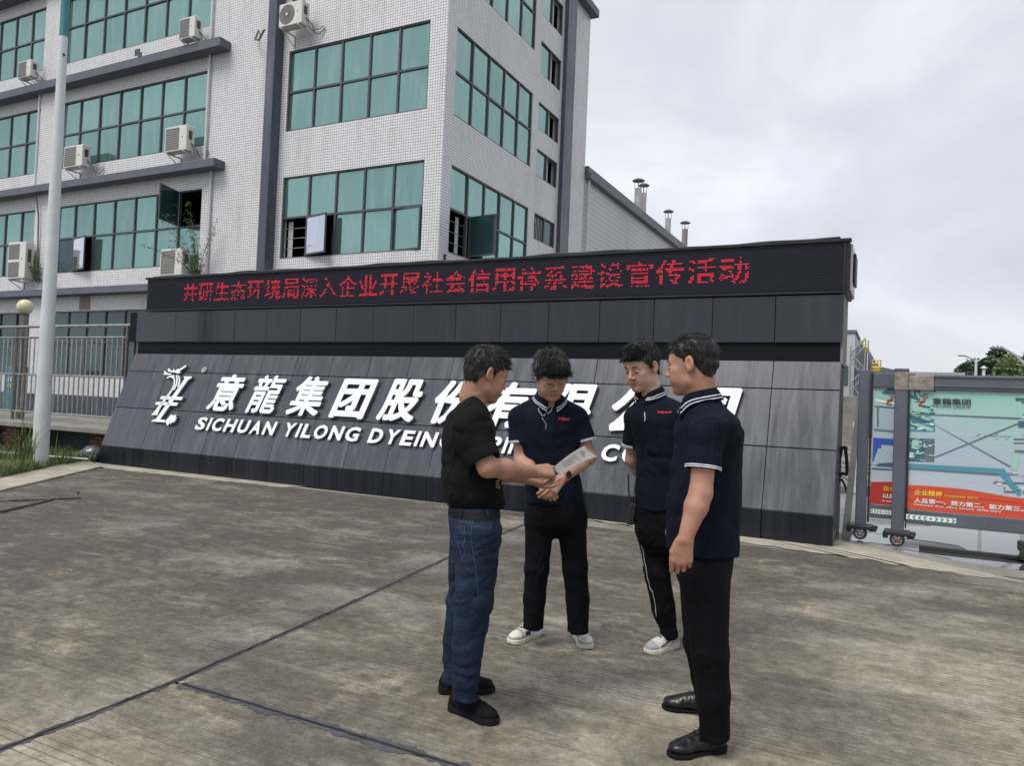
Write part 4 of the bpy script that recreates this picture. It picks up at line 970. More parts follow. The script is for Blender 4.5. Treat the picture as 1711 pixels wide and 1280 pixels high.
b.build('window', M['glass_dark'], ml)
p = dist_pt(1441, 577, 52); ps = dist_pt(1424, 577, 52)
stt = empty('stair_tower', ((p.x+ps.x)/2, 53, 0)); tag(stt, 'dark steel stair tower with zigzag flights beyond the sign end', 'stairs')
b = MB(); b.box(ps.x+.2, p.x+.1, 53.2, 58, 0, p.z); b.build('core', M['haze_dark'], stt)
b = MB(); zz = 0; nfl = 6; fh = p.z/nfl; x0_, x1_ = ps.x-.1, p.x+.15
for k in range(nfl):
    a, c = (x0_, x1_) if k % 2 else (x1_, x0_)
    for oz in (0, .5): b.tube([(a, 52.6, k*fh+oz), (c, 52.6, (k+1)*fh+oz)], .045, 5)
    for q in np.linspace(0, 1, 6): xx = a+(c-a)*q; b.tube([(xx, 52.6, k*fh+q*fh), (xx, 52.6, k*fh+q*fh+.5)], .02, 4)
for xx in (x0_, x1_): b.tube([(xx, 52.6, 0), (xx, 52.6, p.z)], .05, 5)
b.build('stair_flight', M['stairsteel'], stt)
for (px_, py_, lb) in ((1443, 573, 'upper yellow handrail cluster on top of the distant stair tower'), (1464, 606, 'lower yellow handrail cluster on the distant roof edge')):
    c = dist_pt(px_, py_, 52); t = MB(); rr = random.Random(px_)
    for k in range(4):
        x = c.x-.25+k*.16
        t.tube([(x, 53.4+rr.uniform(0, .6), c.z-.45), (x, 53.4, c.z+.25)], .035, 5)
    for zq in (-.2, .05, .25): t.tube([(c.x-.28, 53.4, c.z+zq), (c.x+.3, 53.4, c.z+zq)], .035, 5)
    t.box(c.x-.2, c.x+.2, 53.5, 54, c.z-.45, c.z-.1)
    tag(t.build('yellow_handrail', M['yellow']), lb, 'handrail')
c = dist_pt(1468, 612, 56); c2 = dist_pt(1500, 619, 56)
lb_ = empty('low_shed', (c.x, 60, 0)); tag(lb_, 'dark low factory shed sloping down behind the gate post', 'building')
b = MB(); b.prism([(p.x+.2, 56, 0), (p.x+.2, 56, c.z+1.2), (c.x, 56, c.z), (c2.x, 56, c2.z), (c2.x, 56, 0)], (0, 1, 0), 12); b.build('wall', M['haze_dark'], lb_)
c = dist_pt(1545, 622, 75); c2 = dist_pt(1605, 626, 75)
rf = empty('far_shed', ((c.x+c2.x)/2, 80, 0)); tag(rf, 'far grey shed roof showing just above the gate beam', 'building')
b = MB(); b.box(dist_pt(1500, 620, 75).x, c2.x, 75, 90, 0, c.z-.4); b.build('wall', M['haze_wall'], rf); b = MB(); b.box(dist_pt(1498, 620, 75).x, c2.x+.3, 74.7, 90, c.z-.4, c.z); b.build('roof', M['vent'], rf)
b = MB(); b.box(-9.9, -1.2, 40, 40.3, 0, 2.3); tag(b.build('yard_wall', M['concrete_old']), 'weathered concrete yard wall seen in the gap by the sign end', 'wall')
b = MB(); b.box(dist_pt(1426, 700, 28).x, dist_pt(1440, 700, 28).x, 28, 28.5, 0, dist_pt(1430, 705, 28).z); tag(b.build('notice_board', M['whiteprint']), 'small white board standing in the yard beyond the sign end', 'board')

def tree(name, label, base, hgt, rad, n, seed, m, leafs=.35):
    rnd = random.Random(seed); t = empty(name, base); tag(t, label, 'tree', 'trees on the hill beyond the gate'); base = Vector(base)
    tb = MB(); tb.tube([base, base+Vector((.1, 0, hgt*.4)), base+Vector((0, .1, hgt*.75))], [rad*.08, rad*.06, rad*.03], 8)
    lob = []
    for k in range(13):
        a = rnd.uniform(0, 6.28); h = rnd.uniform(.55, .96); rr = rad*(1.2-h*.9)*rnd.uniform(.3, 1.3)
        c = base+Vector((math.cos(a)*rr, math.sin(a)*rr, hgt*h)); lob.append((c, rad*rnd.uniform(.30, .5)*(1.25-h*.4)))
        tb.tube([base+Vector((0, 0, hgt*h*.55)), c], [rad*.03, rad*.01], 5)
    tb.build('trunk', M['bark'], t); b = MB()
    for _ in range(n):
        c, r = rnd.choice(lob); d = Vector((rnd.gauss(0, 1), rnd.gauss(0, 1), rnd.gauss(0, .8))).normalized(); p = c+d*r*rnd.uniform(.55, 1.08)
        leaf(b, p, Vector((rnd.uniform(-1, 1), rnd.uniform(-1, 1), rnd.uniform(-.6, .6))), leafs*rnd.uniform(.6, 1.4), leafs*.35, rnd)
    b.build('crown', m, t); return t
hill = bmesh.new(); bmesh.ops.create_grid(hill, x_segments=60, y_segments=20, size=1)
for v in hill.verts:
    x, y = v.co.x*90+75, v.co.y*60+190; h = 17*math.exp(-((x-70)/48)**2)*math.exp(-((y-190)/35)**2); v.co = Vector((x, y, h-.3+.5*math.sin(x*.3)))
me = bpy.data.meshes.new('hill'); hill.to_mesh(me); hill.free(); tag(link('hill', me, M['leaffar']), kind='structure')
for i, (px_, pyt, wpx, y, m, lb) in enumerate([(1626, 602, 26, 120, 'leaffar', 'small light green tree at the left slope of the hill by the double lamp'), (1668, 587, 36, 125, 'leafdark', 'tallest dark green tree in the middle of the hill beyond the gate'),
        (1698, 600, 34, 118, 'leaffar', 'bright green tree at the right frame edge beyond the gate'), (1645, 604, 30, 118, 'leafdark', 'round dark green tree between the double lamp and the tallest tree'), (1740, 590, 50, 120, 'leaf', 'large tree mostly outside the right frame edge'),
        (1612, 612, 22, 112, 'leafdark', 'lowest dark shrub like tree at the left foot of the hill'), (1682, 608, 30, 110, 'leaffar', 'low pale green tree in front of the tallest tree')]):
    c = dist_pt(px_, pyt, y); wdt = (dist_pt(px_+wpx/2, pyt, y).x-dist_pt(px_-wpx/2, pyt, y).x)/2
    tree('hill_tree', lb, (c.x, y, -.2), c.z+.3, wdt*2.3, 7500, 40+i, M[m], .6)
def streetlamp(px_, ptop, y, arms, label, zt=None):
    c = dist_pt(px_, ptop, y); t = empty('street_lamp', (c.x, y, 0)); tag(t, label, 'street lamp', 'street lamps beyond the gate')
    b = MB(); b.tube([(c.x, y, 0), (c.x, y, c.z)], [.13, .07], 10); b.build('post', M['polewhite'], t, True)
    for dx, dz in arms:
        b = MB(); b.tube([(c.x, y, c.z-.25), (c.x+dx*.5, y, c.z+dz*.7-.1), (c.x+dx, y, c.z+dz)], .05, 7); b.build('arm', M['vent'], t, True)
        b = MB(); s = 1 if dx > 0 else -1; b.prism([(c.x+dx, y-.14, c.z+dz+.04), (c.x+dx+s*.42, y-.12, c.z+dz+.06), (c.x+dx+s*.45, y+.12, c.z+dz+.06), (c.x+dx, y+.14, c.z+dz+.04)], (0, 0, -1), .07); b.build('lamp_head', M['haze_dark'], t)
    return t
streetlamp(1631, 600, 60, ((-.62, .2), (.62, .2)), 'double armed street lamp left of the hill trees')
streetlamp(1716, 603, 34, ((-.75, .45),), 'street lamp at the right frame edge with one arm pointing left')
b = MB(); c = dist_pt(1644, 615, 30); b.tube([(c.x, 30, 0), (c.x, 30, c.z)], .05, 8); b.lathe([(0, .08), (.12, .0), (0, -.01)], (c.x, 30, c.z), 10); tag(b.build('short_pole', M['polewhite']), 'thin pale pole top just above the gate beam', 'pole')
# ================================================================ people: implicit surfaces, meshed with surface nets
FH = np.array([-math.sin(YAW), math.cos(YAW), 0]); RH = np.array([math.cos(YAW), math.sin(YAW), 0]); UZ = np.array([0, 0, 1.])
def J(px, py, d):
    v = atd(px, py, d); return np.array([v.x, v.y, v.z])
def GP(px, py):
    v = at(px, py, 2, 0); return np.array([v.x, v.y, 0.])
f32 = np.float32
def nrm(v): v = np.asarray(v, float); return v/np.linalg.norm(v)
def smin(a, b, k):
    if k <= 0: return np.minimum(a, b)
    h = np.maximum(k-np.abs(a-b), 0)/k; return np.minimum(a, b)-h*h*k*.25
def smax(a, b, k): return -smin(-a, -b, k)
def cap(a, b, ra, rb=None):
    a = np.asarray(a, f32); b = np.asarray(b, f32); rb = ra if rb is None else rb; ab = b-a; L = float(ab@ab)+1e-9
    def fn(P):
        q = P-a; h = np.clip(q@ab/L, 0, 1); return np.sqrt(((q-h[:, None]*ab)**2).sum(1))-(ra+(rb-ra)*h)
    return fn
def ell(c, r, Rm=None):
    c = np.asarray(c, f32); r = np.asarray(r, f32); Rm = None if Rm is None else np.asarray(Rm, f32)
    def fn(P):
        q = P-c
        if Rm is not None: q = q@Rm
        q = q/r; k0 = np.sqrt((q*q).sum(1)); q = q/r; k1 = np.sqrt((q*q).sum(1))+1e-6; return k0*(k0-1)/k1
    return fn
def plane(p, n):
    p = np.asarray(p, f32); n = np.asarray(nrm(n), f32)
    return lambda P: (P-p)@n                                  # negative behind the plane
def loft(st, ex=2.3):
    "st: (centre xyz, half width, half depth, side direction angle), bottom to top; sections are superellipses"
    st = sorted(st, key=lambda s: s[0][2]); z = np.array([s[0][2] for s in st]); Z = np.linspace(z[0], z[-1], 60)
    def sp(v):
        o = np.interp(Z, z, v)
        for _ in range(3): o[1:-1] = (o[:-2]+2*o[1:-1]+o[2:])/4
        return o
    cx = sp([s[0][0] for s in st]); cy = sp([s[0][1] for s in st]); A = sp([s[1] for s in st]); Bb = sp([s[2] for s in st]); T_ = sp([s[3] for s in st])
    z0, z1 = z[0], z[-1]
    def fn(P):
        zz = P[:, 2]; x = P[:, 0]-np.interp(zz, Z, cx); y = P[:, 1]-np.interp(zz, Z, cy); a = np.interp(zz, Z, A); b = np.interp(zz, Z, Bb); t = np.interp(zz, Z, T_)
        u = np.abs(x*np.cos(t)+y*np.sin(t))/a; v = np.abs(-x*np.sin(t)+y*np.cos(t))/b
        k = (u**ex+v**ex)**(1/ex); d = (k-1)*np.minimum(a, b)
        return np.maximum(d, np.maximum(z0-zz, zz-z1)).astype(f32)
    return fn
class Shape:
    def __init__(s): s.ops = []; s.disp = None; s.amp = 0
    def u(s, fn, k=.02): s.ops.append(('u', fn, k)); return s
    def s_(s, fn, k=.005): s.ops.append(('s', fn, k)); return s
    def i(s, fn, k=.003): s.ops.append(('i', fn, k)); return s
    def fold(s, P, use=None, disp=True):
        d = None
        for n, (o, fn, k) in enumerate(s.ops):
            if use is not None and not use[n]: continue
            v = fn(P)
            if o == 'u': d = v if d is None else smin(d, v, k)
            elif d is None: continue
            elif o == 's': d = smax(d, -v, k)
            else: d = smax(d, v, k)
        if d is None: d = np.full(len(P), 9., f32)
        if disp and s.disp is not None: d = d+s.disp(P)
        return d
    def __call__(s, P): return s.fold(np.asarray(P, f32))
def surface(shape, lo, hi, h, B=12):
    lo = np.asarray(lo, float); hi = np.asarray(hi, float); bs = B*h; nb = np.ceil((hi-lo)/bs).astype(int)+1
    I = np.stack(np.meshgrid(*[np.arange(n) for n in nb], indexing='ij'), -1).reshape(-1, 3)
    Cc = (lo+(I+.5)*bs).astype(f32); rb = bs*math.sqrt(3)/2
    vals = [fn(Cc) for _, fn, _ in shape.ops]; d = None
    for (o, fn, k), v in zip(shape.ops, vals):
        if o == 'u': d = v if d is None else smin(d, v, k)
        elif o == 's': d = smax(d, -v, k)
        else: d = smax(d, v, k)
    act = np.where(np.abs(d) < rb*1.15+shape.amp+.004)[0]
    g = np.arange(B+1)*h; L = np.stack(np.meshgrid(g, g, g, indexing='ij'), -1).reshape(-1, 3)
    V = np.empty((len(act), B+1, B+1, B+1), f32)
    for n, a in enumerate(act):
        use = []
        for (o, fn, k), v in zip(shape.ops, vals):
            if o == 'u': use.append(v[a] < d[a]+2*rb*1.1+k)
            elif o == 's': use.append(v[a] < rb*1.2+k)
            else: use.append(v[a] > -(rb*1.2+k))
        V[n] = shape.fold((L+(lo+I[a]*bs)).astype(f32), use).reshape(B+1, B+1, B+1)
    S8 = [V[:, a:a+B, b:b+B, c:c+B] < 0 for a in (0, 1) for b in (0, 1) for c in (0, 1)]
    cnt = sum(s.astype(np.int8) for s in S8); mk = (cnt > 0) & (cnt < 8); ci = np.argwhere(mk); base = ci[:, 1:]; bn = ci[:, 0]
    glob = I[act][bn]*B+base; acc = np.zeros((len(ci), 3)); num = np.zeros(len(ci))
    co = [(a, b, c) for a in (0, 1) for b in (0, 1) for c in (0, 1)]
    cv = {q: V[bn, base[:, 0]+q[0], base[:, 1]+q[1], base[:, 2]+q[2]] for q in co}
    for p in co:
        for ax in range(3):
            if p[ax] == 0:
                q = list(p); q[ax] = 1; q = tuple(q); x, y = cv[p], cv[q]; cr = (x < 0) != (y < 0)
                t = np.where(cr, x/np.where(cr, x-y, 1), 0); pt = np.array(p, float)[None]+0*t[:, None]; pt[:, ax] = t
                acc += pt*cr[:, None]; num += cr
    vert = lo+(glob+acc/num[:, None])*h
    K = 1 << 20; key = (glob[:, 0]+8)*K*K+(glob[:, 1]+8)*K+(glob[:, 2]+8); order = np.argsort(key); ks = key[order]
    quads = []
    for ax in range(3):
        a = V[:, :B, :B, :B]; sl = [slice(0, B)]*3; sl[ax] = slice(1, B+1); b = V[:, sl[0], sl[1], sl[2]]
        cr = (a < 0) != (b < 0); e = np.argwhere(cr); gi = I[act][e[:, 0]]*B+e[:, 1:]; ins = a[cr] < 0
        o1, o2 = (ax+1) % 3, (ax+2) % 3; cs = []
        for s1, s2 in ((1, 1), (0, 1), (0, 0), (1, 0)):
            q = gi.copy(); q[:, o1] -= s1; q[:, o2] -= s2; kk = (q[:, 0]+8)*K*K+(q[:, 1]+8)*K+(q[:, 2]+8)
            ix = np.clip(np.searchsorted(ks, kk), 0, len(ks)-1); ok = ks[ix] == kk; cs.append(np.where(ok, order[ix], -1))
        Q = np.stack(cs, 1); Q = np.where(ins[:, None], Q, Q[:, ::-1]); quads.append(Q[(Q >= 0).all(1)])
    return vert, np.concatenate(quads)
def mk(name, shape, lo, hi, h, mats, parent, matfn=None, smooth_it=1):
    v, q = surface(shape, lo, hi, h)
    # light smoothing takes the lattice ripple out
    for _ in range(smooth_it):
        acc = np.zeros_like(v); n = np.zeros(len(v))
        for a in range(4):
            b = (a+1) % 4
            for c in range(3): acc[:, c] += np.bincount(q[:, a], v[q[:, b], c], len(v))+np.bincount(q[:, b], v[q[:, a], c], len(v))
            n += np.bincount(q[:, a], minlength=len(v))+np.bincount(q[:, b], minlength=len(v))
        v = v*.45+.55*acc/np.maximum(n, 1)[:, None]
    Mi = np.array(parent_inv(parent)); vl = v@Mi[:3, :3].T+Mi[:3, 3]
    me = bpy.data.meshes.new(name); me.vertices.add(len(v)); me.vertices.foreach_set('co', vl.ravel().astype(f32))
    me.loops.add(len(q)*4); me.loops.foreach_set('vertex_index', q.ravel().astype(np.int32)); me.polygons.add(len(q))
    me.polygons.foreach_set('loop_start', np.arange(0, len(q)*4, 4, dtype=np.int32))
    me.polygons.foreach_set('use_smooth', np.ones(len(q), bool)); 
    for m in (mats if isinstance(mats, (list, tuple)) else [mats]): me.materials.append(m)
    if matfn is not None: me.polygons.foreach_set('material_index', matfn(v[q].mean(1)).astype(np.int32))
    me.update(calc_edges=True)
    return link(name, me, None, parent)
def hsh(i, j, k, s):
    n = (i*73856093) ^ (j*19349663) ^ (k*83492791) ^ (s*2654435761); n = (n ^ (n >> 13))*1274126177 & 0x7fffffff; return (n % 10007)/5003.5-1
def vn(P, sc, seed=0):
    q = P*np.asarray(sc, f32); i = np.floor(q).astype(np.int64); f = q-i; f = f*f*(3-2*f); o = 0
    for a in (0, 1):
        for b in (0, 1):
            for c in (0, 1):
                w_ = (f[:, 0] if a else 1-f[:, 0])*(f[:, 1] if b else 1-f[:, 1])*(f[:, 2] if c else 1-f[:, 2]); o = o+w_*hsh(i[:, 0]+a, i[:, 1]+b, i[:, 2]+c, seed)
    return o.astype(f32)
def grad(sh, P, e=.003):
    g_ = np.stack([sh(P+np.eye(3)[k]*e)-sh(P-np.eye(3)[k]*e) for k in range(3)], 1); return g_/(np.linalg.norm(g_, axis=1, keepdims=True)+1e-9)
def drape(sh, P, off):
    P = np.asarray(P, float)
    for _ in range(6): P = P-grad(sh, P)*(sh(P)-off)[:, None]*.9
    return P
def ring_on(name, sh, c, axis, offs, thick, rmax, mat_, parent, n=64, side=None, arc=(0, 2*math.pi), r0=.02):
    "band that follows the surface of sh around an axis; offs = heights of its rows along the axis"
    axis = nrm(axis); s = nrm(np.cross(axis, side if side is not None else ([0, 0, 1.] if abs(axis[2]) < .8 else [1., 0, 0]))); t = np.cross(axis, s)
    full = arc[1]-arc[0] > 6.28; A_ = np.linspace(*arc, n, endpoint=not full); rs = np.linspace(rmax, r0, 90); rows = []
    for o in offs:
        dirs = np.cos(A_)[:, None]*s+np.sin(A_)[:, None]*t; base = np.asarray(c)+axis*o
        P = base+dirs[:, None, :]*rs[None, :, None]; dv = sh(P.reshape(-1, 3)).reshape(n, -1); hit = (dv < 0).argmax(1); rr = rs[hit]
        hit0 = np.maximum(hit-1, 0); a, b = dv[np.arange(n), hit0], dv[np.arange(n), hit]; rr = rs[hit0]+(rs[hit]-rs[hit0])*np.clip(a/(a-b+1e-9), 0, 1)
        for _ in range(2): rr = np.median(np.stack([np.roll(rr, -1), rr, np.roll(rr, 1)]), 0)
        rows.append((base, dirs, rr))
    b = MB(); vs = []; R_ = [rows[0]]+rows+[rows[-1]]
    for k, (base, dirs, rr) in enumerate(R_):
        e = -.004 if k in (0, len(R_)-1) else thick; vs += [tuple(v) for v in (base+dirs*(rr+e)[:, None])]
    m = len(R_); F = []
    for i in range(m-1):
        for k in range(n if full else n-1): F.append((i*n+k, i*n+(k+1) % n, (i+1)*n+(k+1) % n, (i+1)*n+k))
    b.add(vs, F); return b.build(name, mat_, parent, True)

# ---- materials
def skin_mat(name, c):
    m = mat(name, c, .5, 0, .4, Subsurface_Weight=.12, Subsurface_Scale=.01); m.node_tree.nodes['Principled BSDF'].inputs['Subsurface Radius'].default_value = (1, .35, .2)
    g = G(m); p = g.pos(); a = g.noise(p, 22, 4); b = g.noise(p, 300, 2)
    col = g.ramp(a, (.3, tuple(q*.84 for q in c)), (.7, (c[0]*1.08, c[1]*1.05, c[2]*1.05))); red = g.noise(p, 9, 3); col = g.mix(g.ramp(red, (.45, 0.), (.7, .45)), col, (c[0]*1.0, c[1]*.78, c[2]*.76)); spot = g.noise(p, 120, 2); col = g.mix(g.ramp(spot, (.62, 0.), (.72, .3)), col, tuple(q*.6 for q in c)); g.col(col); g.bump(b, .12, .001); g.rough(g.ramp(a, (.3, .42), (.7, .58))); return m
def cloth_mat(name, c, rough=.85, weave=900, b=.25, sheen=.0, vary=1.35, fold=.55):
    m = mat(name, c, rough, 0, .12); g = G(m); p = g.pos(); a = g.noise(p, 9, 4); w_ = g.noise(p, weave, 2); f_ = g.noise(p, 45, 4)
    g.col(g.mix(.35, g.ramp(a, (.3, c), (.75, tuple(min(1, q*vary) for q in c))), g.ramp(w_, (.3, tuple(q*.4 for q in c)), (.7, tuple(q*1.7 for q in c)))))
    fo = g.noise(g.map(p, (7, 7, 3.0), (0, 0, 0), (.5, .35, 0)), 1.0, 3, .5, .9); rid = g.math('ABSOLUTE', g.math('SUBTRACT', fo, .5))
    b1 = g.n('Bump', i_Height=rid, i_Strength=fold, i_Distance=.09)
    b2 = g.n('Bump', i_Height=g.math('ADD', g.math('MULTIPLY', w_, .3), f_), i_Strength=b, i_Distance=.003); g.set(b2.inputs['Normal'], b1.outputs[0]); g.set(g.b.inputs['Normal'], b2.outputs[0]); m.node_tree.nodes['Principled BSDF'].inputs['Sheen Weight'].default_value = sheen; return m
def denim_mat():
    c0, c1, c2 = (.006, .010, .021), (.013, .023, .046), (.060, .092, .15)
    m = mat('blue_denim', c1, .85, 0, .15); g = G(m); p = g.pos(); a = g.noise(p, 5, 5, .6); st = g.noise(g.map(p, (14, 14, 60)), 1.2, 4, .65, .6); w_ = g.noise(p, 700, 2)
    z = g.n('SeparateXYZ', i_Vector=p).outputs[2]; th = g.ramp(z, (.30, .15), (.55, .75), (.80, .9), (.98, .5))
    c = g.ramp(a, (.3, c0), (.62, c1)); c = g.mix(g.math('MULTIPLY', g.ramp(st, (.48, 0.), (.72, 1.)), g.math('MULTIPLY', th, .42)), c, c2)
    c = g.mix(.3, c, g.ramp(w_, (.35, c0), (.65, (.028, .052, .098)))); g.col(c); fo = g.noise(g.map(p, (8, 8, 9), (0, 0, 0), (.3, .7, .2)), 1.0, 4, .55, 1.1); rid = g.math('ABSOLUTE', g.math('SUBTRACT', fo, .5)); b1 = g.n('Bump', i_Height=rid, i_Strength=.42, i_Distance=.08); b2 = g.n('Bump', i_Height=g.math('ADD', w_, st), i_Strength=.3, i_Distance=.003); g.set(b2.inputs['Normal'], b1.outputs[0]); g.set(g.b.inputs['Normal'], b2.outputs[0]); return m
M['denim'] = denim_mat()
M['tee'] = cloth_mat('black_cotton', (.0060, .0060, .0068), .88); M['navy'] = cloth_mat('navy_pique', (.0040, .0060, .0135), .82, 700, .3)
M['blackpants'] = cloth_mat('black_trouser_cloth', (.0032, .0032, .0045), .8, 1200, .15); M['whitecloth'] = cloth_mat('white_trim', (.55, .57, .62), .8)
M['plaid'] = cloth_mat('grey_patterned_placket', (.28, .28, .30), .8, 160, .1); M['leather'] = mat('black_leather', (.006, .006, .0075), .33, 0, .4, Coat_Weight=.12); M['belt'] = mat('matt_black_belt', (.006, .006, .0065), .75, 0, .2)
M['hair'] = mat('black_hair', (.008, .0078, .0085), .42, 0, .35); M['stubble'] = cloth_mat('clipped_hair_skin', (.10, .066, .053), .7, 500, .2); M['hairgrey'] = mat('dark_brown_black_hair', (.014, .012, .0115), .5, 0, .3)
M['lip'] = mat('lip_skin', (.30, .125, .095), .5); M['brow'] = mat('eyebrow_dark', (.02, .015, .013), .7)
M['eyew'] = mat('eye_white', (.5, .47, .44), .3); M['logo_red'] = mat('red_embroidery', (.55, .02, .03), .6)
M['shoeblack'] = cloth_mat('black_knit_shoe', (.005, .0055, .007), .8, 500, .25, 0, 1.4, .2); M['soleblack'] = speckle('black_rubber_sole', (.005, .0055, .007), (.012, .012, .015), .8, 20, .2, 0, .15)
M['shoewhite'] = speckle('scuffed_white_leather', (.50, .48, .43), (.68, .66, .60), .5, 14, .15); M['solewhite'] = speckle('cream_sole', (.48, .46, .38), (.62, .59, .50), .6, 14, .2); M['shoegrey'] = speckle('pale_grey_suede', (.26, .28, .31), (.34, .36, .39), .7, 20, .15)
M['paper'] = speckle('grey_printed_paper', (.24, .23, .22), (.30, .29, .28), .8, 12, .05); M['ink'] = mat('printed_ink', (.12, .11, .12), .8)
M['orange'] = mat('orange_watch_band', (.75, .13, .04), .5); M['wire'] = mat('thin_metal_frame', (.35, .33, .30), .3, .8); M['lens'] = mat('clear_lens', (1, 1, 1), .02, 0, .5, Transmission_Weight=1.); M['lens'].node_tree.nodes['Principled BSDF'].inputs['IOR'].default_value = 1.08

# ---- anatomy
def frame(F, U=UZ):
    F = nrm(F); Rg = nrm(np.cross(F, U)); return np.stack([Rg, F, np.cross(Rg, F)], 1)     # columns: right, forward, up
def head_frame(yawdir, pitch, roll=0):
    F0 = nrm(yawdir); p = math.radians(pitch); F = F0*math.cos(p)+UZ*math.sin(p); U = UZ*math.cos(p)-F0*math.sin(p); Rg = np.cross(F, U); r = math.radians(roll)
    R2 = Rg*math.cos(r)+U*math.sin(r); return np.stack([R2, F, np.cross(R2, F)], 1)
def head_ops(sh, c, Rm, s, jaw=1.0, nk=None):
    W = lambda x, y, z: np.asarray(c)+Rm@(np.array([x, y, z])*s)
    E = lambda x, y, z, a, b, d, k=.02: sh.u(ell(W(x, y, z), np.array([a, b, d])*s, Rm), k*s)
    E(0, -.018, .038, .073, .092, .080, 0); E(0, .030, .030, .064, .060, .062, .03)
    E(0, .022, -.030, .058*jaw, .062, .075, .03); E(0, .062, -.093, .024*jaw, .020, .018, .03)
    for q in (-1, 1):
        sh.u(cap(W(q*.045*jaw, .006, -.068), W(q*.012, .066, -.094), .014*s, .015*s), .026*s)
        E(q*.043, .058, -.016, .022, .022, .018, .02)
        E(q*.036, .060, -.052, .024, .024, .024, .03)
        sh.u(cap(W(q*.012, .083, .024), W(q*.046, .068, .022), .0095*s, .009*s), .012*s)
    for q in (-1, 1): sh.s_(ell(W(q*.032, .094, .002), np.array([.017, .012, .010])*s, Rm), .012*s)
    for q in (-1, 1): E(q*.031, .0745, .001, .0135, .0125, .0105, .004)
    sh.u(cap(W(0, .084, .012), W(0, .106, -.026), .0075*s, .0105*s), .010*s)
    for q in (-1, 1): sh.u(ell(W(q*.0125, .095, -.031), np.array([.0085, .011, .0075])*s, Rm), .006*s)
    for q in (-1, 1): sh.s_(ell(W(q*.006, .103, -.040), np.array([.003, .004, .004])*s, Rm), .002*s)
    for q in (-1, 1):
        sh.u(cap(W(0, .0925, -.0585), W(q*.020, .083, -.061), .0062*s, .0035*s), .005*s); sh.u(cap(W(0, .091, -.0695), W(q*.017, .083, -.067), .0072*s, .004*s), .005*s)
    sh.s_(cap(W(-.021, .0905, -.0635), W(.021, .0905, -.0635), .0016*s), .003*s)
    for q in (-1, 1):                                            # ears
        ea = math.radians(18); Re = Rm@np.array([[math.cos(q*ea*1.4), -math.sin(q*ea*1.4), 0], [math.sin(q*ea*1.4), math.cos(q*ea*1.4), 0], [0, 0, 1]])
        sh.u(ell(W(q*.077, -.012, .002), np.array([.0085, .021, .034])*s, Re), .006*s); sh.u(ell(W(q*.074, -.006, -.022), np.array([.007, .010, .012])*s, Re), .004*s)
        sh.s_(ell(W(q*.0875, -.006, .004), np.array([.0105, .0115, .021])*s, Re), .002*s)
    if nk is not None:
        sh.u(cap(W(0, -.030, -.045), nk, .052*s, .056), .03); sh.u(cap(W(0, -.036, -.02), nk-np.array(Rm[:, 1])*.008, .048*s, .054), .03)
    return W
def hair_cap(c, Rm, s, thick, line, top=.0, fringe=0., grow=(1, 1, 1)):
    W = lambda x, y, z: np.asarray(c)+Rm@(np.array([x, y, z])*s); sh = Shape()
    sh.u(ell(W(0, -.020, .040), np.array([.075+thick, .093+thick, .081+thick+top])*s, Rm), 0).u(ell(W(0, .030, .045+top*.7), np.array([.066+thick, .060+thick, .060+thick])*s, Rm), .03*s)
    sh.u(ell(W(0, -.044, -.025), np.array([.054+thick, .046+thick, .058+thick])*s, Rm), .03*s)
    ly, lz = np.array(line).T; Ri = Rm.T; cc = np.asarray(c)
    def g_(P):
        q = (P-cc)@Ri.T/s; return ((np.interp(q[:, 1], ly, lz)-q[:, 2])*s+.0035*np.sin(q[:, 0]*420)*0).astype(f32)
    sh.i(g_, .008*s)
    sh.disp = lambda P: .0022*vn(P, (95, 95, 40), 3)+.0035*vn(P, (38, 38, 38), 5); sh.amp = .006
    return sh, W
def fade(c, Rm, s, line, parent, m):
    "thin clipped hair below the longer hair"
    ln = [(y, z-.017) for y, z in line]; hc, _ = hair_cap(c, Rm, s, -.0010, ln); hc.disp = lambda P: .0012*vn(P, 160, 3); hc.amp = .002
    lo, hi = bnds([c], .15); mk('clipped_hair', hc, lo, hi, .003, [m], parent)
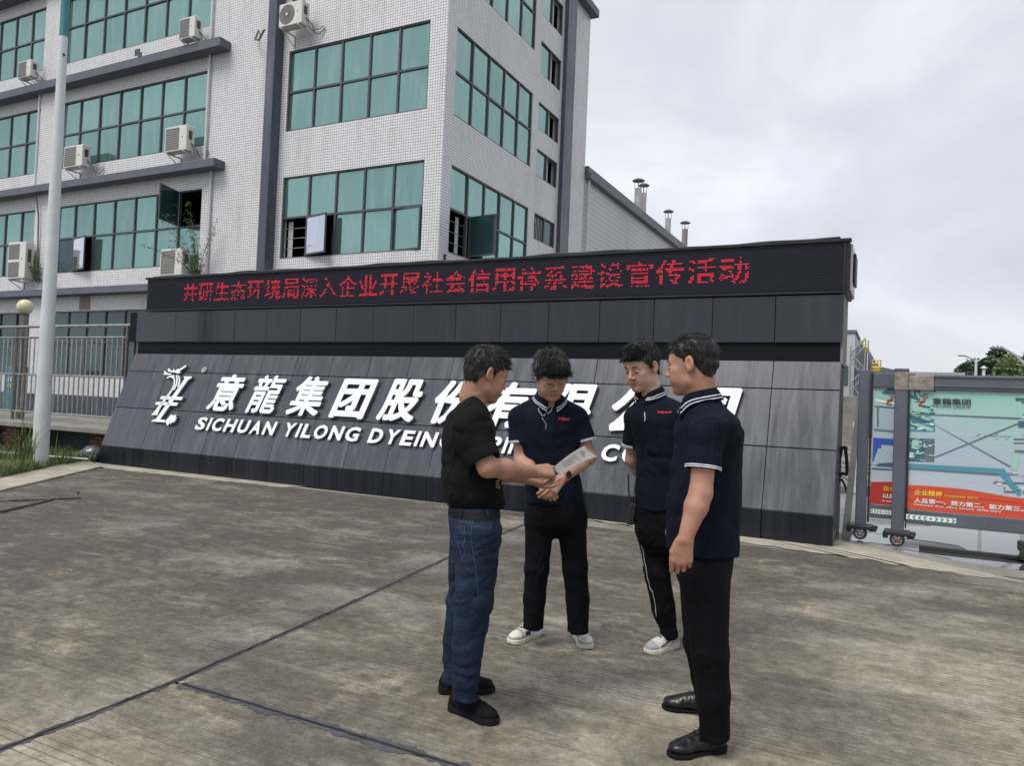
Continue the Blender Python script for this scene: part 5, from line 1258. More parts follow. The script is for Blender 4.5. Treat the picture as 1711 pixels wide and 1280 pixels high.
def strands(name, sh, c, Rm, s, n, ln, flow, mat_, parent, seed, zmin=-1, wid=.0011, lift=.35, ysel=(-1, 1), clump=.5):
    "short hair: tapered blades rooted on the cap and combed along the flow"
    rnd = np.random.RandomState(seed); d = rnd.normal(size=(n*3, 3)); d /= np.linalg.norm(d, axis=1, keepdims=True); P = np.asarray(c)+(Rm@(np.array([0, -.015, .035])*s))+d@(Rm.T)*.10*s
    for _ in range(8): P = P-grad(sh, P)*sh(P)[:, None]*.8
    ok = np.abs(sh(P)) < .003; L = (P-np.asarray(c))@Rm/s; ok &= (L[:, 2] > zmin) & (L[:, 1] > ysel[0]) & (L[:, 1] < ysel[1]); P = P[ok][:n]; L = L[ok][:n]; Nn = grad(sh, P)
    fl = np.array([flow(*q) for q in L]); cl = np.stack([vn(P.astype(f32), 55, 21), vn(P.astype(f32), 55, 22), vn(P.astype(f32), 55, 23)], 1)
    fl = fl@Rm.T+cl*clump+rnd.normal(size=fl.shape)*.12; fl = fl-(fl*Nn).sum(1, keepdims=True)*Nn; fl /= np.linalg.norm(fl, axis=1, keepdims=True)+1e-9
    sd_ = np.cross(fl, Nn); lens = ln*(.6+.8*rnd.rand(len(P)))*s; b = MB(); vs = []; fs = []
    for p, nn, f_, q, l, zz_ in zip(P-Nn*.001, Nn, fl, sd_, lens, L[:, 2]):
        k = len(vs); w_ = wid*(.7+.6*rnd.rand()); li = lift*(.4+rnd.rand())*(.25 if zz_ < .045 else 1)
        p1 = p+f_*l*.5+nn*l*li*.5; p2 = p1+f_*l*.5+nn*l*li*.12; h_ = nn*w_*.8
        vs += [p-q*w_, p+q*w_, p+h_, p1-q*w_*.8, p1+q*w_*.8, p1+h_, p2]; fs += [(k, k+3, k+5, k+2), (k+2, k+5, k+4, k+1), (k+1, k+4, k+3, k), (k+3, k+6, k+5), (k+5, k+6, k+4), (k+4, k+6, k+3)]
    b.v = [tuple(v) for v in vs]; b.f = fs; b.mi = [0]*len(fs); o = b.build(name, mat_, parent); return o
def hand_ops(sh, wrist, d, n, s, curls=(.3, .3, .3, .3), sc=1., thumb=None, spread=.06):
    "wrist point, finger direction d, palm normal n (out of the palm), s towards the thumb; curls = bend of each joint in radians"
    d = nrm(d); n = nrm(n-d*np.dot(n, d)); s = nrm(np.cross(d, n))*(1 if np.dot(np.cross(d, n), s) > 0 else -1); w_ = np.asarray(wrist)
    mh = [(.030, .090), (.010, .095), (-.010, .090), (-.028, .080)]; ph = [(.043, .026, .020), (.047, .030, .021), (.043, .028, .021), (.034, .020, .018)]
    for (l, a), k in zip(mh, range(4)): sh.u(cap(w_+s*l*.55*sc+d*.012*sc, w_+s*l*sc+d*a*sc, .0155*sc, .0115*sc), .014)
    sh.u(ell(w_+d*.045*sc+s*.018*sc+n*.006*sc, np.array([.022, .035, .014])*sc, np.stack([s, d, n], 1)), .012)
    for (l, a), p3, cu, k in zip(mh, ph, curls, range(4)):
        p = w_+s*l*sc+d*a*sc; ang = 0; fg = Shape(); dd = nrm(d+s*(1.2-k)*spread); r = (.0098 if k < 3 else .0085)*sc
        for m_, ln_ in enumerate(p3):
            ang += cu*(1., 1.15, .75)[m_]; q = p+(dd*math.cos(ang)+n*math.sin(ang))*ln_*sc; fg.u(cap(p, q, r*(1-.09*m_), r*(1-.09*(m_+1))), .002); p = q
        sh.u(lambda P, fg=fg: fg.fold(P, None, False), .0035)
    tb = w_+d*.022*sc+s*.022*sc+n*.006*sc; td = nrm(d*.75+s*.60+n*.35) if thumb is None else nrm(thumb[0]); t2 = nrm(d*.9+s*.15+n*.35) if thumb is None else nrm(thumb[1])
    a = tb+td*.040*sc; bq = a+t2*.032*sc; e_ = bq+t2*.024*sc; sh.u(cap(tb, a, .0155*sc, .0120*sc), .010); sh.u(cap(a, bq, .0115*sc, .0105*sc), .004); sh.u(cap(bq, e_, .0103*sc, .0085*sc), .003)
def torso_stations(rows, D, dz, ang=0.):
    "rows: photo y, left x, right x, half depth -> sections standing at distance D"
    out = []
    for y, xl, xr, b in rows:
        a = J(xl, y, D); c = J(xr, y, D); out.append(((a+c)/2, float(np.linalg.norm((c-a)[:2])/2), b, YAW+ang))
    return out
def shrink(st, f, g_): return [(c, max(a-f, .02), max(b-g_, .02), t) for c, a, b, t in st]
def shoe(parent, heel, toe, style, name_no, width=1.0, ankle=None):
    heel = np.asarray(heel); toe = np.asarray(toe); F = nrm(toe-heel); L = .285; Rm = frame(F); sx = Rm[:, 0]
    o = (heel+toe)/2-F*L/2; o[2] = 0; Wp = lambda x, y, z: o+F*x+sx*y+UZ*z; Ri = Rm
    E = lambda sh, x, y, z, a, b, c, k: sh.u(ell(Wp(x, y, z), (b, a, c), Rm), k)
    grp = empty('shoe', tuple(o), 0, parent); grp.location = parent_inv(parent) @ Vector(o)
    up = Shape(); low = style == 'formal'
    E(up, .055, 0, .045, .050, .036, .048, 0); up.u(cap(Wp(.060, 0, .055), Wp(.062, 0, .092), .037, .036), .02); E(up, .125, 0, .045, .080, .040, .036, .03)
    up.u(cap(Wp(.085, 0, .080), Wp(.185, 0, .046), .032, .028), .02); E(up, .215, 0, .034, .058, .0445, .029 if low else .033, .025)
    up.i(plane(Wp(0, 0, .016), (0, 0, -1)), .004)
    up.i(plane(Wp(.03, 0, .112), (-F*.1+UZ)), .008)
    up.s_(cap(Wp(.058, 0, .095), Wp(.052, 0, .16), .030, .036), .006)
    up.disp = lambda P: .0012*vn(P, (70, 70, 90), 5)+.0012*np.sin(((P-o.astype(f32))@F.astype(f32))*190)*np.clip(vn(P, 30, 8)+.4, 0, 1); up.amp = .003
    lo, hi = o-.34, o+.34; lo[2] = -.01; hi[2] = .15
    U_, S__ = {'runner': ('shoeblack', 'soleblack'), 'white': ('shoewhite', 'solewhite'), 'grey': ('shoewhite', 'solewhite'), 'formal': ('leather', 'soleblack')}[style]
    def mf(c):
        q = (c-o)@Ri; x, y, z = q[:, 1], q[:, 0], q[:, 2]
        if style == 'white': return np.where(((x > .125) & (x < .180) & (z < .062) & (z > .036) & (np.abs(y) > .020)) | ((z > .098) & (x > .03)) | ((np.abs(y) < .012) & (x > .115) & (x < .185) & (z > .05)) | ((x < .05) & (z > .07)), 1, np.where(((x > .19) & (z > .036) & (x < .215)) | ((z < .040) & (x > .17)) | (x < .022), 2, 0))
        if style == 'grey': return np.where((x > .225) | (x < .05) | ((x > .12) & (x < .16) & (z > .05) & (np.abs(y) < .045)) | ((z > .04) & (x < .11)), 2, 0)
        return ((z > .102)).astype(int)
    mk('upper', up, lo, hi, .0035, [M[U_], M['black'], M['shoegrey']], grp, mf)
    def sole_fn(P):
        q = (P-o)@Ri; x, y, z = q[:, 1], q[:, 0], q[:, 2]; r = np.interp(x, [0, .05, .13, .21, .285], [.034, .0385, .0365, .0495, .036]); xc = np.clip(x, .038, L-.042)
        d2 = np.sqrt((x-xc)**2+y**2)-r*(.98 if low else 1.04)
        zt = .018+.012*np.clip((.1-x)/.1, 0, 1) if low else .028+.010*np.clip((.09-x)/.09, 0, 1); zb = .006*np.clip((x-.235)/.05, 0, 1)**2
        if low: zb = zb+np.where((x > .085) & (x < .19), .010, 0)
        d = np.maximum(d2, np.maximum(z-zt, zb-z)); return (d).astype(f32)
    so = Shape(); so.u(sole_fn, 0); so.disp = (lambda P: .0007*np.sin(((P-o.astype(f32))@F.astype(f32))*260)) if style == 'runner' else None; so.amp = .002
    mk('sole', so, lo, hi, .0035, [M[S__]], grp)
    b = MB()
    for k in range(5 if not low else 4):
        x = .095+k*.020; pts = [drape(up, [Wp(x-.004*(j % 2), (j-3)*.0075*(1 if k % 2 else -1), .14-x*.25)], .0022)[0] for j in range(7)]
        b.tube([tuple(p) for p in pts], .0036 if style in ('white', 'grey') else .0026, 5)
    for sg in (-1, 1): b.tube([tuple(drape(up, [Wp(.095+.02*math.sin(j), sg*(.006+.007*j), .12)], .004)[0]) for j in range(4)], .0022, 5)
    b.build('lace', M['black'] if style in ('grey', 'runner', 'formal') else M['shoewhite'], grp)
    if style == 'grey':                                             # swoosh-like side stroke
        for sg in (-1, 1):
            pts = [(.10, .070), (.13, .060), (.16, .050), (.19, .044), (.205, .046), (.20, .056)]; wd = [.001, .005, .007, .008, .006, .002]; A_ = []; B_ = []
            for (x, z), w_ in zip(pts, wd):
                A_.append(drape(up, [Wp(x, sg*.06, z-w_)], .0015)[0]); B_.append(drape(up, [Wp(x, sg*.06, z+w_)], .0015)[0])
            b = MB(); b.add([tuple(v) for v in A_+B_], [(i, i+1, 7+i, 6+i) for i in range(5)]); b.build('side_stroke', M['black'], grp)
    if style == 'runner':
        b = MB()
        for k in range(4):
            x = .11+k*.022; A_ = [drape(up, [Wp(x+j*.006, -(-1)**(j % 2)*0-.05, .075-k*.006-.008*(j % 2))], .0015)[0] for j in range(3)]
            b.tube([tuple(q) for q in A_], .0026, 4)
        b.build('side_stroke', M['shoegrey'], grp)
    return grp
def trousers(parent, rows, D, legs, mat_, seed, name='trousers', wr=(.006, .006), waistz=None):
    sh = Shape(); sh.u(loft(torso_stations(rows, D, 0)), 0)
    for lg in legs:
        for (a, ra), (b, rb) in zip(lg[:-1], lg[1:]): sh.u(cap(a, b, ra, rb), .028 if a is lg[0][0] else .02)
    for lg in legs:                                                 # open hems
        e_, r = lg[-1]; p = lg[-2][0]; ax = nrm(np.asarray(e_)-np.asarray(p)); sh.i(lambda P, q=plane(np.asarray(e_)+ax*.005, ax), e_=np.asarray(e_, f32): np.where(np.sqrt(((P-e_)**2).sum(1)) < .22, q(P), -9).astype(f32), .004)
    kz = float(np.mean([lg[1][0][2] for lg in legs])); az = float(np.mean([lg[-1][0][2] for lg in legs])); hz = float(legs[0][0][0][2])
    def disp(P):
        z = P[:, 2]; w_ = np.exp(-((z-kz)/.09)**2)+1.3*np.exp(-((z-az-.05)/.075)**2)+.40+.7*np.exp(-((z-hz+.06)/.07)**2)
        n1 = vn(P+.06*vn(P, 6, seed+5)[:, None], (11, 11, 17), seed); n2 = vn(P, (13, 13, 4), seed+1)
        return (wr[0]*w_*(1-2*np.abs(n1))+wr[1]*.6*n2).astype(f32)
    sh.disp = disp; sh.amp = .018
    pts = np.array([q for lg in legs for q, r in lg]+[s[0] for s in torso_stations(rows, D, 0)]); lo = pts.min(0)-.22; hi = pts.max(0)+.22
    return sh, mk(name, sh, lo, hi, .006, [mat_], parent)
def text_on_cloth(body, sh, c, right, up, w_, h_, m, parent, name, lift=.0025):
    me = text_mesh(body, .02); bm = bmesh.new(); bm.from_mesh(me); bmesh.ops.triangulate(bm, faces=bm.faces[:]); bm.to_mesh(me); bm.free()
    me = fit_mesh(me, w_, h_, 1); P = np.array([v.co[:2] for v in me.vertices]); Wd = np.asarray(c)+P[:, :1]*np.asarray(right)+P[:, 1:]*np.asarray(up)
    Wd = drape(sh, Wd, lift); Mi = np.array(parent_inv(parent)); Wd = Wd@Mi[:3, :3].T+Mi[:3, 3]; me.vertices.foreach_set('co', Wd.ravel().astype(f32)); me.materials.clear(); me.materials.append(m); return link(name, me, None, parent)
def polo_collar(parent, sh, c, F, rn, tilt=.25, drop=.0, mats=None, gap=.30, hh=.034, lat=1.08, dep=1.0):
    "turned-down knitted collar, white stripes near its edge"
    F = nrm(F); Rg = nrm(np.cross(F, UZ)); ax = nrm(UZ+F*tilt); Fd = nrm(F-ax*np.dot(F, ax)); n = 56; rows = [(0, -.010, 0), (.002, hh*.6, 0), (.004, hh, 0), (.0095, hh+.001, 0), (.017, hh*.55, 0), (.022, hh*.20, 1), (.0235, hh*.08, 0), (.025, -hh*.16, 1), (.0265, -hh*.28, 0), (.030, -hh*.60, 0)]
    A_ = np.linspace(gap, 2*math.pi-gap, n); vs = []; fs = []; mi = []
    for r, z, _ in rows:
        fr = np.exp(-((np.minimum(A_, 2*math.pi-A_))/.75)**2)
        P = np.asarray(c)+(np.cos(A_)*(rn+r)*dep)[:, None]*Fd+(np.sin(A_)*(rn+r)*lat)[:, None]*Rg+(z*(1+.9*fr*(z < hh*.5))-(.028)*fr-.012*fr*(r > .02))[:, None]*ax
        if r > .012:
            for _ in range(3):
                dd = sh(P); P = P+grad(sh, P)*np.maximum(.0045-dd, 0)[:, None]
        vs += [tuple(p) for p in P]
    b = MB()
    for i in range(len(rows)-1):
        for k in range(n-1): fs.append((i*n+k, i*n+k+1, (i+1)*n+k+1, (i+1)*n+k)); mi.append(rows[i][2])
    b.v = vs; b.f = fs; b.mi = mi; o = b.build('collar', mats or [M['navy'], M['whitecloth']], parent, True); m_ = o.modifiers.new('thick', 'SOLIDIFY'); m_.thickness = .0022; m_.offset = 1; return o
def sleeve(sh, a, b, r0, r1, k=.03, depth=.06):
    "a sleeve with an open end, blended into the shirt"
    a, b = np.asarray(a), np.asarray(b); d = nrm(b-a); q = Shape(); q.u(cap(a, b+d*.03, r0, r1), 0).i(plane(b, d), .004)
    q.s_(cap(b-d*depth, b+d*.06, r1-.022, r1-.010), .004); sh.u(lambda P, q=q: q.fold(P, None, False), k); return q
def sleeve_hole(sh, a, b, r, depth=.05):
    "carves the opening at a sleeve end"
    a, b = np.asarray(a), np.asarray(b); d = nrm(b-a); sh.i(lambda P, q=plane(b, d), b=b.astype(f32): np.where(np.sqrt(((P-b)**2).sum(1)) < r*1.9, q(P), -9).astype(f32), .003); sh.s_(cap(b-d*depth, b+d*.06, r-.007, r-.004), .004)
def brows_eyes(parent, W, s, lash=True, ht=.026):
    for q in (-1, 1):
        b = MB(); b.tube([tuple(W(q*.013, .0925, ht-.001)), tuple(W(q*.022, .0920, ht+.002)), tuple(W(q*.034, .0865, ht+.004)), tuple(W(q*.047, .0765, ht))], [.0028*s, .0040*s, .0036*s, .0012*s], 6); b.build('eyebrow', M['brow'], parent, True)
        b = MB(); b.tube([tuple(W(q*.0175, .0845, -.004)), tuple(W(q*.031, .0885, -.0058)), tuple(W(q*.0445, .0808, -.0032))], [.0010*s, .0022*s, .0012*s], 5); b.build('eyelash', M['brow'], parent, True)
def lipfn(W, s, Rm, c):
    def fn(P):
        q = (P-np.asarray(c))@Rm/s; m1 = ((q[:, 0]/.0215)**2+((q[:, 2]+.0640)/.0085)**2 < 1) & (q[:, 1] > .083); return m1.astype(int)
    return fn
def bnds(pts, pad=.16): p = np.array([np.asarray(q, float) for q in pts]); return p.min(0)-pad, p.max(0)+pad
# ---------------------------------------------------------------- the four men
def man_one():
    D = 3.43; F = nrm(RH*math.cos(.30)+FH*math.sin(.30)); root = (GP(790, 1195)); t = empty('person', tuple(root)); tag(t, 'man in black T-shirt, blue jeans and black sneakers holding out a paper', 'person')
    rows = [(848, 748, 838, .115), (840, 745, 842, .135), (826, 741, 842, .148), (799, 738, 838, .15), (772, 738.5, 832, .152), (746, 739, 827, .165), (719, 742, 824, .19), (700, 748, 818, .20), (690, 755, 812, .17), (682, 762, 812, .125), (673, 770, 809, .085), (663, 776, 803, .064)]
    st = torso_stations(rows, D, 0, .30)
    shR, elR, wrR = J(783, 712, D-.145), J(815, 781, D-.20), J(893, 789, D-.02)
    shL, elL, wrL = J(792, 704, D+.18), J(822, 786, D+.24), J(880, 800, D+.28)
    tee = Shape(); tee.u(loft(st, 2.2), 0); tee.u(cap(J(788, 690, D-.09), shR, .052, .058), .05); tee.u(cap(J(792, 690, D+.10), shL, .06, .06), .05)
    seR = shR+(elR-shR)*.86+np.array([0, 0, .0]); sleeve(tee, shR, seR, .062, .077, .06); seL = shL+(elL-shL)*.8; sleeve(tee, shL, seL, .066, .068)
    nk = J(791, 663, D)
    nd = nrm(J(806, 634, D)-nk); tee.s_(cap(nk+nd*.035, nk+nd*.12, .056, .060), .006)
    zb = st[0][0][2]; tee.i(plane((0, 0, zb+.002), (0, 0, -1)), .004)
    tee.disp = lambda P: (.0065*(1-2*np.abs(vn(P+.04*vn(P, 5, 9)[:, None], (7, 7, 13), 4)))+.005*vn(P, (16, 16, 6), 7)+.006*np.exp(-((P[:, 2]-zb-.03)/.04)**2)*vn(P, (18, 18, 5), 8)).astype(f32); tee.amp = .02
    lo, hi = bnds([s[0] for s in st]+[seR, seL, shR, shL], .22); mk('t_shirt', tee, lo, hi, .0047, [M['tee']], t)
    ring_on('sleeve_hem', tee, seR, nrm(seR-shR), (-.024, -.020), .001, .12, M['tee'], t)
    # skin
    s = .98; c = J(812, 627, D+.0); Rm = head_frame(RH*math.cos(.42)+FH*math.sin(.42), -17); bd = Shape(); W = head_ops(bd, c, Rm, s, 1.02, nk)
    bd.u(loft(shrink(st[-9:], .016, .018)), .03)
    for a, b, w_ in ((shR, elR, wrR), (shL, elL, wrL)):
        bd.u(cap(a, b, .050, .043), .03); bd.u(cap(b, b+(w_-b)*.35, .042, .043), .02); bd.u(cap(b+(w_-b)*.35, w_, .043, .0275), .02)
    pd = nrm(J(950, 776, D+.12)-wrR)
    hand_ops(bd, wrR, nrm(J(932, 786, D+.06)-wrR), nrm(-UZ*.7+FH*.7), nrm(UZ*.5+FH*.5), (.42, .75, .9, .95), 1.06, (nrm(J(918, 782, D+.06)-wrR+FH*.02), nrm(RH*.95+UZ*.05+FH*.1)))
    hand_ops(bd, wrL, nrm(J(915, 812, D+.34)-wrL), nrm(UZ*.8-FH*.4), nrm(-FH), (.35, .4, .45, .5), .98)
    lo, hi = bnds([c, shR, shL, wrR+RH*.1, wrL+RH*.12, elR, st[-9][0]], .17); mk('body', bd, lo, hi, .0032, [M['skin1'], M['lip']], t, lipfn(W, s, Rm, c))
    brows_eyes(t, W, s)
    line = [(-.12, -.066), (-.088, -.064), (-.055, -.046), (-.018, .022), (.0, .030), (.012, .008), (.026, .020), (.05, .062), (.09, .070)]
    hc, W2 = hair_cap(c, Rm, s, .0055, line, .012); lo, hi = bnds([c], .17); mk('hair', hc, lo, hi, .003, [M['hairgrey']], t); fade(c, Rm, s, line, t, M['stubble'])
    strands('hair_strands', hc, c, Rm, s, 2600, .026, lambda x, y, z: (x*8, (y+.035)*9+.25 if z > .05 else -.3, -.2 if z > .08 else -1.), M['hairgrey'], t, 3, -.05)
    strands('fringe', hc, c, Rm, s, 700, .034, lambda x, y, z: (.1, 1., .25), M['hairgrey'], t, 4, .07, .0012, .6, (.0, 1))
    # jeans, belt
    R1 = [(940, 775, 812, .06), (915, 757, 830, .11), (900, 752, 834, .125), (880, 749, 836, .135), (862, 748, 836, .132), (846, 750, 834, .125)]
    legN = [(J(800, 890, D-.085), .105), (J(792, 1003, D-.075), .088), (J(781, 1080, D-.07), .070), (J(778, 1168, D-.06), .057)]
    legF = [(J(785, 890, D+.085), .100), (J(777, 1000, D+.09), .083), (J(764, 1070, D+.12), .066), (J(757, 1140, D+.13), .055)]
    jn, ob = trousers(t, R1, D, [legN, legF], M['denim'], 31, 'jeans', (.0065, .005))
    bz = J(790, 852, D); ring_on('belt', jn, bz, UZ, (-.022, -.019, .007, .010), .003, .22, M['belt'], t, r0=.05)
    b = MB()
    for px_ in (768, 815):
        q = drape(jn, [J(px_, 856, D-.14), J(px_, 850, D-.14), J(px_, 864, D-.14)], .009); b.tube([tuple(q[1]), tuple(q[0]), tuple(q[2])], .005, 4)
    b.build('belt_loop', M['denim'], t)
    def seam(pts, nm='seam', m='stitch', r=.0011):
        P = [J(x, y, D-.18) for x, y in pts]; Q = []
        for a, b_ in zip(P[:-1], P[1:]):
            for k in range(6): Q.append(a+(b_-a)*k/6)
        Q = drape(jn, np.array(Q+[P[-1]]), .001); bb = MB(); bb.tube([tuple(q) for q in Q], r, 4); bb.build(nm, M[m], t)
    M['stitch'] = mat('pale_denim_stitch', (.07, .10, .15), .8)
    seam([(788, 866), (787, 900), (795, 950), (800, 1000)]); seam([(788, 880), (820, 884), (828, 872)], 'pocket_edge'); seam([(745, 869), (787, 868)], 'yoke_seam'); seam([(750, 879), (772, 879), (773, 925), (766, 935), (752, 918)], 'pocket_edge')
    # shirt print at the front hem
    rt = nrm(RH*.5+FH*.85); text_on_cloth('SPEC', tee, J(830, 815, D-.10), nrm(RH*.8+FH*.2)*1., UZ, .045, .030, M['plaidp'], t, 'shirt_print'); text_on_cloth('LA', tee, J(835, 803, D-.09), nrm(RH*.8+FH*.2), UZ, .018, .024, M['plaidp'], t, 'shirt_print')
    shoe(t, GP(749, 1183), GP(834, 1214), 'runner', 0); shoe(t, GP(733, 1158), GP(826, 1156), 'runner', 1)
    # paper held in the right hand, reaching towards the second man
    pp_ = empty('paper_sheet', tuple(J(955, 775, D+.15))); tag(pp_, 'grey printed sheet of paper held out between the first two men', 'paper')
    qa, qb, qc, qd = J(925, 781, D+.085), J(977, 747, D+.26), J(999, 765, D+.22), J(936, 794, D+.06)
    def Q(u, v):
        p = (qa*(1-u)+qb*u)*(1-v)+(qd*(1-u)+qc*u)*v; return p+UZ*(.012*math.sin(u*2.6)-.006*math.sin(v*3.1))
    b = MB(); n = 10; b.add([tuple(Q(i/n, j/n)) for i in range(n+1) for j in range(n+1)], [(i*(n+1)+j, (i+1)*(n+1)+j, (i+1)*(n+1)+j+1, i*(n+1)+j+1) for i in range(n) for j in range(n)])
    o = b.build('sheet', M['paper'], pp_, True); m_ = o.modifiers.new('thick', 'SOLIDIFY'); m_.thickness = .0008
    up_ = nrm(np.cross(qd-qa, qb-qa)); up_ = up_*(1 if np.dot(up_, CAM-qa) > 0 else -1); rr = random.Random(5)
    for k in range(9):
        u = .22+k*.045
        for off, l in ((.15, rr.uniform(.25, .6)),):
            A_ = [Q(u, off)+up_*.0015, Q(u, off+l)+up_*.0015, Q(u+.014, off+l)+up_*.0015, Q(u+.014, off)+up_*.0015]; b = MB(); b.add([tuple(q) for q in A_], [(0, 1, 2, 3)]); b.build('print_line', M['ink'], pp_)
    for k in range(3):
        u = .74+k*.05; A_ = [Q(u, .2)+up_*.0015, Q(u, .6-.1*k)+up_*.0015, Q(u+.02, .6-.1*k)+up_*.0015, Q(u+.02, .2)+up_*.0015]; b = MB(); b.add([tuple(q) for q in A_], [(0, 1, 2, 3)]); b.build('print_line', M['ink'], pp_)

def polo(t, D, st, arms, nk, nkdir, F, zb, rn=.062, seed=3, vcut=None, stripes=(0, 1), hm='navy', cdrop=.008):
    sh = Shape(); sh.u(loft(st, 2.3), 0); ends = []
    for (inn, s_, e_, r0, r1, fr) in arms:
        sh.u(cap(inn, s_, .055, .058), .05); se = s_+(e_-s_)*fr; q = sleeve(sh, s_, se, r0, r1, .035); ends.append((s_, se, r1, q))
    sh.s_(cap(nk-UZ*.02, nk+nkdir*.1, rn, rn+.004), .006)
    if vcut is not None: sh.s_(cap(vcut[0], vcut[1], .020, .006), .004)
    sh.i(plane((0, 0, zb), (0, 0, -1)), .004)
    E_ = [np.asarray(e_[1], f32) for e_ in ends]
    mask = lambda P: np.clip(np.min([np.sqrt(((P-q)**2).sum(1)) for q in E_], 0)/.10-.75, 0, 1)
    sh.disp = lambda P: (mask(P)*(.0055*(1-2*np.abs(vn(P+.05*vn(P, 5, seed+9)[:, None], (6, 6, 12), seed)))+.005*vn(P, (15, 15, 5), seed+2)+.005*np.exp(-((P[:, 2]-zb-.02)/.03)**2)*vn(P, (20, 20, 4), seed+4))).astype(f32); sh.amp = .018
    lo, hi = bnds([s[0] for s in st]+[q for e_ in ends for q in e_[:2]], .23); mk('polo_shirt', sh, lo, hi, .0047, [M[hm]], t)
    for k, (s_, se, r1, q) in enumerate(ends):
        if k in stripes:
            ax = nrm(se-s_); ring_on('cuff_stripe', q, se, ax, (-.014, -.010), .0022, r1*1.6, M['whitecloth'], t); ring_on('cuff_stripe', q, se, ax, (-.0065, -.0025), .0022, r1*1.6, M['whitecloth'], t)
    polo_collar(t, sh, nk-UZ*cdrop, F, rn, .22)
    return sh
def limbs(bd, arms, fr=1.):
    for a, b, w_ in arms:
        bd.u(cap(a, b, .046, .039), .03); bd.u(cap(b, b+(w_-b)*.35, .038, .040), .02); bd.u(cap(b+(w_-b)*.35, w_, .040, .0255), .02)

def man_two():
    D = 4.40; F = nrm(-FH+RH*.12); root = GP(921, 1078); t = empty('person', tuple(root)); tag(t, 'young man in navy polo, glasses and white sneakers looking down with clasped hands', 'person')
    rows = [(840, 876, 979, .125), (826, 877, 976, .128), (799, 875, 970, .128), (772, 873, 967, .125), (746, 869, 967, .125), (719, 864, 969, .128), (700, 861, 972, .115), (686, 866, 967, .095), (676, 880, 955, .075), (668, 895, 940, .065)]
    st = torso_stations(rows, D, 0, .06); zb = st[0][0][2]
    sR, eR, wR = J(867, 699, D), J(871, 768, D-.02), J(905, 806, D-.27)
    sL, eL, wL = J(966, 699, D), J(984, 765, D-.02), J(938, 800, D-.27)
    nk = J(919, 668, D-.02); hd = J(919, 628, D-.10)
    sh = polo(t, D, st, [(J(893, 682, D), sR, eR, .056, .074, .60), (J(943, 682, D), sL, eL, .056, .074, .60)], nk, nrm(J(919, 640, D-.06)-nk), F, zb, .060, 13, (J(915, 676, D-.08), J(909, 694, D-.14)))
    s = 1.08; c = J(920, 628, D-.10); Rm = head_frame(-FH*math.cos(.30)+RH*math.sin(.30), -27, -3); bd = Shape(); W = head_ops(bd, c, Rm, s, .98, nk)
    bd.u(loft(shrink(st[-7:], .018, .018)), .03); limbs(bd, [(sR, eR, wR), (sL, eL, wL)])
    # right hand under, left hand clasped over it
    hand_ops(bd, wR, nrm(J(920, 832, D-.31)-wR), nrm(FH*.85+UZ*.1), nrm(RH*.7+UZ*.4), (1.05, 1.1, 1.15, 1.2), .95, (nrm(RH*.6-UZ*.6-FH*.2), nrm(-UZ*.8+RH*.4)), .0)
    hand_ops(bd, wL, nrm(J(903, 838, D-.36)-wL), nrm(FH*.95+UZ*.05), nrm(-RH*.5+UZ*.6), (.50, .55, .6, .66), .98, (nrm(-RH*.85-UZ*.35+FH*.1), nrm(-RH*.7-UZ*.7)), .01)
    lo, hi = bnds([c, sR, sL, wR-UZ*.12, wL, eR, eL], .18); mk('body', bd, lo, hi, .0034, [M['skin2'], M['lip']], t, lipfn(W, s, Rm, c)); brows_eyes(t, W, s)
    line = [(-.12, -.066), (-.088, -.064), (-.055, -.046), (-.018, .022), (.0, .030), (.012, .004), (.026, .014), (.05, .050), (.08, .052), (.12, .045)]
    hc, W2 = hair_cap(c, Rm, s, .009, line, .012); lo, hi = bnds([c], .19); mk('hair', hc, lo, hi, .003, [M['hair']], t); fade(c, Rm, s, line, t, M['stubble'])
    strands('hair_strands', hc, c, Rm, s, 3400, .040, lambda x, y, z: (x*10, (y+.03)*10+.25, -.9 if z < .09 else -.2), M['hair'], t, 13, -.02, .0013, .30, clump=.55)
    strands('fringe', hc, c, Rm, s, 1300, .036, lambda x, y, z: (x*3, .35, -1.3), M['hair'], t, 14, .03, .0013, .18, (.045, 1), .3)
    # glasses
    gl_ = empty('glasses', (0, 0, 0), 0, t); gl_.location = parent_inv(t) @ Vector(c)
    for q in (-1, 1):
        b = MB(); pts = [tuple(W(q*.0335+.0225*math.cos(a), .103-.006*abs(math.cos(a)*q+.5), -.008+.0195*math.sin(a))) for a in np.linspace(0, 2*math.pi, 25)]; b.tube(pts, .0011*s, 5, False); b.build('rim', M['wire'], gl_, True)
        b = MB(); b.tube([tuple(W(q*.056, .098, -.002)), tuple(W(q*.074, .05, .002)), tuple(W(q*.080, -.01, .008))], .0011*s, 5); b.build('temple', M['wire'], gl_, True)
    b = MB(); b.tube([tuple(W(-.011, .103, -.004)), tuple(W(0, .106, .0)), tuple(W(.011, .103, -.004))], .0011*s, 5); b.build('bridge', M['wire'], gl_, True)
    # placket, button, chest embroidery
    P = [J(x, y, D-.2) for x, y in ((910, 690), (909.5, 700), (909, 712))]; P = drape(sh, np.array(P), .002)
    b = MB(); b.tube([tuple(p) for p in P], [.0028, .0026, .002], 5); b.build('placket', M['plaid'], t)
    for x0, y0, x1, y1 in ((900, 670, 909, 692), (927, 672, 911, 692)):
        Q = drape(sh, np.array([J(x0+(x1-x0)*k/6, y0+(y1-y0)*k/6, D-.15) for k in range(7)]), .003); b = MB(); b.tube([tuple(q) for q in Q], .0028, 5); b.build('placket', M['plaid'], t)
    text_on_cloth('意龍集团', sh, J(934, 700, D-.13), RH, UZ, .070, .016, M['logo_red'], t, 'chest_logo'); 
